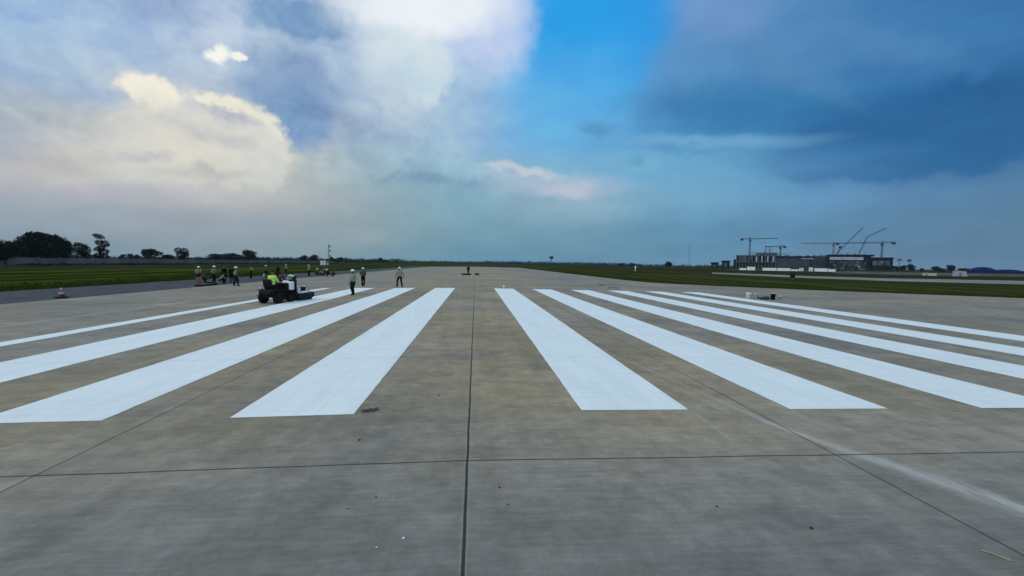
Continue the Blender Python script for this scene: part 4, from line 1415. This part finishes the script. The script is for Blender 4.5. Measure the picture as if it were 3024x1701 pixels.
person('worker with pale hat standing on the shoulder just behind the driver', ground_at(-26.4, 56.2), R(170), shirt='brown', hat='helmet', group=G, hands=((-.2, .3, 1.0), (.22, .2, .9)), scale=.98)
person('worker in dark clothes squatting between the tan and the grey-violet shirted workers', ground_at(-26.3, 43.6), R(-80), hip=.38, hipy=-.18, lean=28, hands=((-.2, .42, .34), (.2, .42, .34)),
       feet=((-.16, .05, .08), (.16, .12, .08)), shirt='brown', hat='none', group=G)
person('worker with white helmet standing far back on the grass edge beyond the crouching crew', (-32.4, 76, GZ), R(160), shirt='greyshirt', hat='whitehelmet', group=G, hands=((-.2, .3, 1.0), (.22, .2, .9)))
person('stooping worker in pale green shirt behind the seated crew on the shoulder', ground_at(-22.9, 66.6), R(-100), hip=.80, lean=58, hipy=-.12, hands=((-.2, .5, .42), (.2, .5, .42)), shirt='palevest', hat='none', group=G, feet=((-.13, -.02, .08), (.13, .08, .08)))
# distant figure on the centre line
person('distant dark clothed person standing on the runway centre line', ground_at(-1.13, 71.9), R(170), shirt='darkcloth', hat='none', long_sleeves=True, feet=((-.07, 0, .08), (.07, 0, .08)), hands=((-.18, .12, .9), (.18, .12, .9)), scale=.98)

# ------------------------------------------------------------------ ride-on line marking machine
MX, MY = -10.20, 22.15
MZ = gz(MX)
ma = thing('marking_machine', 'ride-on line marking machine with black rear wheels, white paint tank and low teal spray deck', 'machine', (MX, MY, MZ), R(-14))


def wheel(x, y, r, w):
    tm = MB()
    prof = [(r * .55, -w / 2), (r * .9, -w / 2), (r, -w * .35), (r, w * .35), (r * .9, w / 2), (r * .55, w / 2), (r * .55, -w / 2)]
    ax = Matrix.Rotation(R(90), 3, 'Y')
    tm.lathe(prof, (0, 0, 0), 24, ax)
    for k in range(18):
        a_ = 2 * math.pi * k / 18
        tm.box(-w * .4, w * .4, math.cos(a_) * r - .015, math.cos(a_) * r + .015, math.sin(a_) * r - .02, math.sin(a_) * r + .02, rot=(a_, 0, 0))
    o = tm.build('wheel', 'rubber', ma)
    o.location = (x, y, r + .005)
    rim = MB().lathe([(.02, -w * .4), (r * .5, -w * .4), (r * .54, -w * .25), (r * .54, w * .25), (r * .5, w * .4), (.02, w * .4)], (0, 0, 0), 18, ax)
    rim.build('rim', 'black', o)
    return o


wheel(-.40, .05, .29, .22)
wheel(.42, .05, .29, .22)
wheel(-.38, .98, .23, .17)
wheel(.40, .98, .23, .17)
ch = MB()
ch.box(-.30, -.22, -.25, 2.5, .30, .40, .01)
ch.box(.22, .30, -.25, 2.5, .30, .40, .01)
for y in (-.2, .6, 1.3, 1.9, 2.4):
    ch.box(-.219, .219, y, y + .08, .305, .395)
ch.build('chassis', 'black', ma)
en = MB().box(-.40, .40, -.32, .34, .42, .70, .04)
en.box(-.32, .32, -.38, -.322, .46, .66, .02)
en.build('engine_housing', 'black', ma)
ex = MB().tube((-.46, -.28, .40), (-.46, .1, .42), .045, n=10).tube((-.46, -.28, .40), (-.49, -.38, .42), .03, n=8)
ex.build('exhaust', 'steel', ma)
st_ = MB().box(-.25, .25, -.12, .34, .705, .80, .04)
st_.build('seat', 'vinyl', ma)
MB().box(-.25, .25, -.22, -.10, .80, 1.22, .05, rot=(R(10), 0, 0)).build('backrest', 'vinyl', ma)
MB().box(-.36, .36, .38, .76, .40, .46, .02).build('footplate', 'black', ma)
mg = MB()
for x in (-.42, .42):
    mg.box(x - .13, x + .13, -.26, .38, .66, .70, .015)
mg.build('mudguard', 'black', ma)
sc_ = MB().tube((0, .74, .46), (0, .56, 1.0), .035, n=10)
sc_.build('steering_column', 'black', ma)
wh = MB()
for k in range(20):
    a0, a1 = 2 * math.pi * k / 20, 2 * math.pi * (k + 1) / 20
    q_ = Matrix.Rotation(R(24), 3, 'X')
    c = Vector((0, .55, 1.02))
    wh.tube(c + q_ @ Vector((.17 * math.cos(a0), .17 * math.sin(a0), 0)), c + q_ @ Vector((.17 * math.cos(a1), .17 * math.sin(a1), 0)), .013, n=6)
for k in range(3):
    a0 = 2 * math.pi * k / 3
    wh.tube(c, c + q_ @ Vector((.17 * math.cos(a0), .17 * math.sin(a0), 0)), .010, n=6)
wh.build('steering_wheel', 'black', ma)
co_ = MB().box(-.34, .34, .78, .96, .44, 1.00, .03)
co_.build('control_console', 'black', ma)
tk = MB().box(-.36, .38, 1.00, 1.36, .62, 1.06, .05)
tk.tube((0, 1.18, 1.06), (0, 1.18, 1.12), .13, n=16)
tko = tk.build('paint_tank', 'white', ma)
mk = MB()
pts = [(.383, 1.08, .92), (.383, 1.14, .96), (.383, 1.22, .94), (.383, 1.28, .86), (.383, 1.21, .79), (.383, 1.13, .76), (.383, 1.09, .70)]
for p0, p1 in zip(pts[:-1], pts[1:]):
    mk.tube(p0, p1, .012, n=6)
mk.build('painted_mark', 'greymetal', tko)
MB().box(-.40, .42, 1.39, 1.49, .30, 1.16, .02).build('front_panel', 'navy', ma)
po = MB()
for x in (-.36, .38):
    po.tube((x, 1.44, 1.16), (x, 1.44, 1.30), .02, n=8)
po.tube((-.36, 1.44, 1.30), (.38, 1.44, 1.30), .02, n=8)
po.build('grab_rail', 'navy', ma)
dk = MB().box(-.52, .56, 1.52, 2.62, .10, .38, .04)
dk.prism([(2.62, .12), (2.80, .18), (2.79, .44), (2.62, .38)], 'x', -.50, .54)
dk.box(-.50, .54, 1.56, 2.58, .04, .099)
dk.build('spray_deck', 'teal', ma)
ho = MB().box(-.40, .44, 1.60, 2.46, .40, .50, .02)
ho.box(-.40, .44, 1.60, 1.70, .502, .72, .01)
ho.build('white_tray', 'white', ma)
for y in (1.94, 2.28):
    bk = MB().lathe([(.02, 0), (.11, 0), (.13, .24), (.122, .24), (.105, .02)], (.22, y, .503), 18)
    b = bk.build('bead_pot', 'black', ma, True)
    MB().lathe([(.132, .24), (.134, .255), (.09, .27), (.001, .272)], (.22, y, .505), 18).build('lid', 'white', b, True)
ra = MB().tube((.46, 1.7, .38), (.46, 1.7, .80), .018, n=8).tube((.46, 1.7, .80), (.46, 2.4, .70), .018, n=8).tube((.46, 2.4, .70), (.46, 2.4, .38), .018, n=8)
ra.build('guard_rail', 'steel', ma)
for x, zt in ((-.30, .98), (.10, 1.02)):
    hs = MB()
    pts = [(x, 1.02, zt), (x + .10, .98, .72), (x + .30, 1.10, .52), (x + .34, 1.44, .46), (x + .26, 1.62, .42)]
    for p0, p1 in zip(pts[:-1], pts[1:]):
        hs.tube(p0, p1, .022, n=8, rounded=True)
    hs.build('hose', 'rubber', ma)
for x in (-.10, .12):
    MB().tube((x, .80, 1.0), (x + .02, .72, 1.16), .009, n=6).ell((x + .02, .72, 1.17), (.02, .02, .02), None, 8, 6).build('lever', 'steel', ma)
MB().lathe([(.001, 0), (.06, 0), (.055, .10), (.001, .12)], (-.30, -.20, .705), 16).build('fuel_cap', 'steel', ma, True)
# rider: sits on the seat, a thing of his own
q_ = Matrix.Rotation(R(-14), 3, 'Z')
rp = Vector((MX, MY, MZ)) + q_ @ Vector((0, .10, 0))
person('driver in bright lime safety vest and dark cap seated on the line marking machine', tuple(rp), R(-14), hip=.90, hipy=.02, lean=6, head=14,
       feet=((-.22, .56, .55), (.22, .56, .55)), hands=((-.15, .46, 1.06), (.15, .46, 1.06)), shirt='hivis', vest='hivis', hat='cap', bands=True, trousers='darkcloth', group='workers on the runway', elbow=(0, -.6, -.6))

# ------------------------------------------------------------------ small things on the pavement
b = thing('traffic_cone', 'small dull red traffic cone with pale bands on the asphalt shoulder at the left', 'cone', ground_at(-23.2, 25.9), R(10))
MB().box(-.22, .22, -.22, .22, 0, .07, .02).build('base', 'rubber', b)
MB().lathe([(.165, .072), (.118, .22)], n=20).lathe([(.080, .36), (.058, .44)], n=20).build('cone_body', 'cone', b, True)
MB().lathe([(.1195, .22), (.0815, .36)], n=20).build('band', 'palepink', b, True)
MB().lathe([(.058, .44), (.034, .56), (.02, .575), (.001, .575)], n=20).build('tip', 'palepink', b, True)

b = thing('wooden_board', 'low brown wooden board lying along the pavement edge beside the group of workers', 'board', ground_at(-23.3, 39.0), R(97))
MB().box(-1.35, 1.35, -.35, .35, .12, .17, .008).build('panel', 'wood', b)
for x in (-1.2, 0, 1.2):
    MB().box(x - .05, x + .05, -.33, .33, 0, .119, .006).build('bearer', 'black', b)
MB().box(-1.38, -1.33, -.30, .18, .175, .80, .01, rot=(0, R(-12), 0)).build('upright_panel', 'redwood', b)
MB().box(.1, 1.2, -.25, .2, .172, .30, .02).build('tool_tray', 'black', b)

b = thing('sack', 'small pale sack standing on the asphalt shoulder left of the driver', 'sack', ground_at(-28.6, 60.5), R(20))
b.scale = (.75, .75, .75)
MB().ell((0, 0, .3), (.28, .22, .33)).build('sack', 'offwhite', b, True)
MB().tube((0, 0, .60), (.03, 0, .74), .07, .11, 10).build('neck', 'offwhite', b, True)


def bucket(label, x, y, r, hgt, m, lid=None, group='paint pails on the right'):
    o = thing('bucket', label, 'bucket', ground_at(x, y), 0, group)
    MB().lathe([(.001, .004), (r * .86, .004), (r, hgt), (r * 1.06, hgt), (r * 1.06, hgt * .92), (r, hgt * .92)], n=22).build('body', m, o, True)
    MB().lathe([(r * 1.04, hgt), (r * .9, hgt + .015), (.001, hgt + .016)], n=22).build('lid', lid or m, o, True)
    ha = MB()
    for k in range(8):
        a0, a1 = math.pi * k / 8, math.pi * (k + 1) / 8
        ha.tube((math.cos(a0) * r * 1.05, -.02 - math.sin(a0) * .1, hgt * .8 - math.sin(a0) * .1), (math.cos(a1) * r * 1.05, -.02 - math.sin(a1) * .1, hgt * .8 - math.sin(a1) * .1), .006, n=5)
    ha.build('handle', 'steel', o)
    return o


bucket('leftmost white paint pail of the cluster right of the stripes', 19.55, 28.6, .17, .42, 'white')
bucket('narrow white paint pail right beside the leftmost pail', 19.98, 28.45, .13, .38, 'offwhite')
bucket('tall black can in the cluster right of the stripes', 21.05, 28.15, .16, .44, 'black', 'offwhite')
bucket('small pale can right of the tall black can', 21.42, 27.95, .14, .28, 'offwhite')
b = thing('dark_sack', 'flat dark sack lying between the white pails and the black can', 'sack', ground_at(20.55, 28.3), R(-20))
MB().ell((0, 0, .09), (.36, .24, .10)).ell((.1, .02, .16), (.2, .16, .08)).build('sack', 'plastic', b, True)
MB().tube((-.34, 0, .10), (-.46, .02, .14), .04, .07, 8).build('neck', 'plastic', b, True)

for (x, y, rz, L, lab) in ((13.5, 44.0, 8, .75, 'short brown plank lying beyond the fourth stripe right of centre'), (12.95, 38.6, -14, 1.05, 'longer dark plank lying at the far end of the fourth stripe right of centre')):
    b = thing('wooden_plank', lab, 'plank', ground_at(x, y), R(rz), 'planks on the runway')
    MB().box(-L / 2, L / 2, -.11, .11, .05, .10, .008).build('board', 'wood', b)
    MB().box(-L / 2 + .1, -L / 2 + .18, -.09, .09, 0, .049).box(L / 2 - .18, L / 2 - .1, -.09, .09, 0, .049).build('batten', 'wood', b)
b = thing('equipment_sled', 'flat dark equipment sled at the feet of the distant person', 'sled', ground_at(-1.45, 71.2), 0)
MB().box(-.8, .8, -.3, .3, .10, .26, .03).build('deck', 'black', b)
MB().box(-.7, .7, -.26, -.18, 0, .099).box(-.7, .7, .18, .26, 0, .099).build('runner', 'black', b)
b = thing('tool_box', 'low dark tool box on the runway right of the distant person', 'box', ground_at(.32, 72.2), 0)
MB().box(-.38, .38, -.2, .2, 0, .22, .02).build('body', 'black', b)
MB().box(-.39, .39, -.21, .21, .222, .28, .02).build('lid', 'plastic', b)
MB().tube((-.12, 0, .30), (.12, 0, .30), .015, n=6).build('handle', 'steel', b)
b = thing('paint_can', 'little white can at the far end of the first stripe right of centre', 'can', ground_at(2.5, 36.0), 0)
MB().lathe([(.001, .003), (.09, .003), (.09, .22), (.001, .221)], n=16).build('body', 'white', b, True)
MB().lathe([(.093, .215), (.093, .23), (.001, .232)], n=16).build('lid', 'offwhite', b, True)


def rag():
    g = np.random.default_rng(4)
    n, m_ = 18, 12
    vs, fs = [], []
    for i in range(n):
        for j in range(m_):
            u, v_ = i / (n - 1), j / (m_ - 1)
            x = (u - .5) * .42 + .02 * math.sin(9 * v_)
            y = (v_ - .5) * .22 + .03 * math.sin(7 * u + 1)
            e = min(u, 1 - u, v_, 1 - v_)
            z = .006 + .03 * max(0, math.sin(11 * u + 3 * v_) * math.sin(8 * v_ + 2 * u)) * min(1, e * 6) + .01 * g.random() * min(1, e * 8)
            vs.append((x, y, z))
    for i in range(n - 1):
        for j in range(m_ - 1):
            a_ = i * m_ + j
            fs.append((a_, a_ + m_, a_ + m_ + 1, a_ + 1))
    return MB().add(vs, fs)


o = rag().build('plastic_sheet', 'plastic', None, True)
o.location = (-1.40, 6.03, gz(1.4))
o.scale = (.56, .6, .6)
o.rotation_euler = (0, 0, R(25))
tag(o, 'crumpled black plastic scrap at the near right corner of the first stripe left of centre', 'scrap')
st = MB()
pp = [(-.10, .03, .012), (-.04, .012, .018), (.02, -.004, .014), (.09, -.03, .010)]
for p0, p1 in zip(pp[:-1], pp[1:]):
    st.tube(p0, p1, .010, .007, 7, rounded=True)
st.tube(pp[1], (-.03, .05, .015), .005, .003, 5)
o = st.build('stick', 'leafdry')
o.location = (3.98, 2.72, gz(3.98))
o.scale = (.7, .7, .7)
o.rotation_euler = (0, 0, R(-38))
tag(o, 'pale dry stick lying near the bottom right corner', 'stick')


def clod(x, y, r, seed, m='stone'):
    g = np.random.default_rng(seed)
    b_ = MB().ell((0, 0, r * .45), (r * 1.25, r, r * .55), None, 10, 7)
    b_.v = [(v[0] * (1 + g.normal() * .10), v[1] * (1 + g.normal() * .10), max(.001, v[2] * (1 + g.normal() * .12))) for v in b_.v]
    o = b_.build('clod' if m == 'stone' else 'paper_scrap', m, None, True)
    o.location = ground_at(x, y)
    return o


for i, (x, y, r, lab) in enumerate(((.53, 15.05, .06, 'dark clod between the two inner stripes, right of the centre joint'), (.31, 3.84, .022, 'dark clod below the cross joint right of the centre joint, upper of two'),
                                    (.37, 3.56, .018, 'dark clod right of the centre joint, lower of the two near it'), (-.80, 3.75, .018, 'dark clod below the cross joint left of the centre joint, right of two'),
                                    (-1.0, 3.59, .014, 'dark clod below the cross joint left of the centre joint, left of two'), (2.82, 3.11, .028, 'largest dark clod on the right foreground slab'), (2.21, 3.45, .02, 'small dark clod on the right foreground slab, left of the largest'),
                                    (-.49, 6.64, .03, 'dark clod between the near end of the first left stripe and the centre joint'), (-1.28, 5.01, .03, 'dark clod below the first left stripe'))):
    tag(clod(x, y, r * .44, 60 + i), lab, 'clod', 'dark clods on the runway')
tag(clod(-.46, 3.16, .009, 90, 'white'), 'tiny white paper scrap near the bottom edge left of the centre joint, larger of two', 'scrap', 'paper scraps')
tag(clod(-.64, 3.07, .006, 91, 'white'), 'tiny white paper scrap near the bottom edge left of the centre joint, smaller of two', 'scrap', 'paper scraps')

# ------------------------------------------------------------------ haze
hz = MB().box(-4300, 4300, -900, 4500, -1.4, 75)
ho = hz.build('haze', 'white')
ho['kind'] = 'stuff'
ho['label'] = 'thin blue-grey haze over the airfield'
ho.data.materials.clear()
hm = bpy.data.materials.new('haze')
hm.use_nodes = True
q = NT(hm.node_tree)
q.n.clear()
out = q.new('ShaderNodeOutputMaterial')
pv = q.new('ShaderNodeVolumePrincipled')
pv.inputs['Color'].default_value = (.62, .80, 1., 1)
pv.inputs['Density'].default_value = .00006
pv.inputs['Anisotropy'].default_value = .2
q.l.new(pv.outputs[0], out.inputs['Volume'])
ho.data.materials.append(hm)
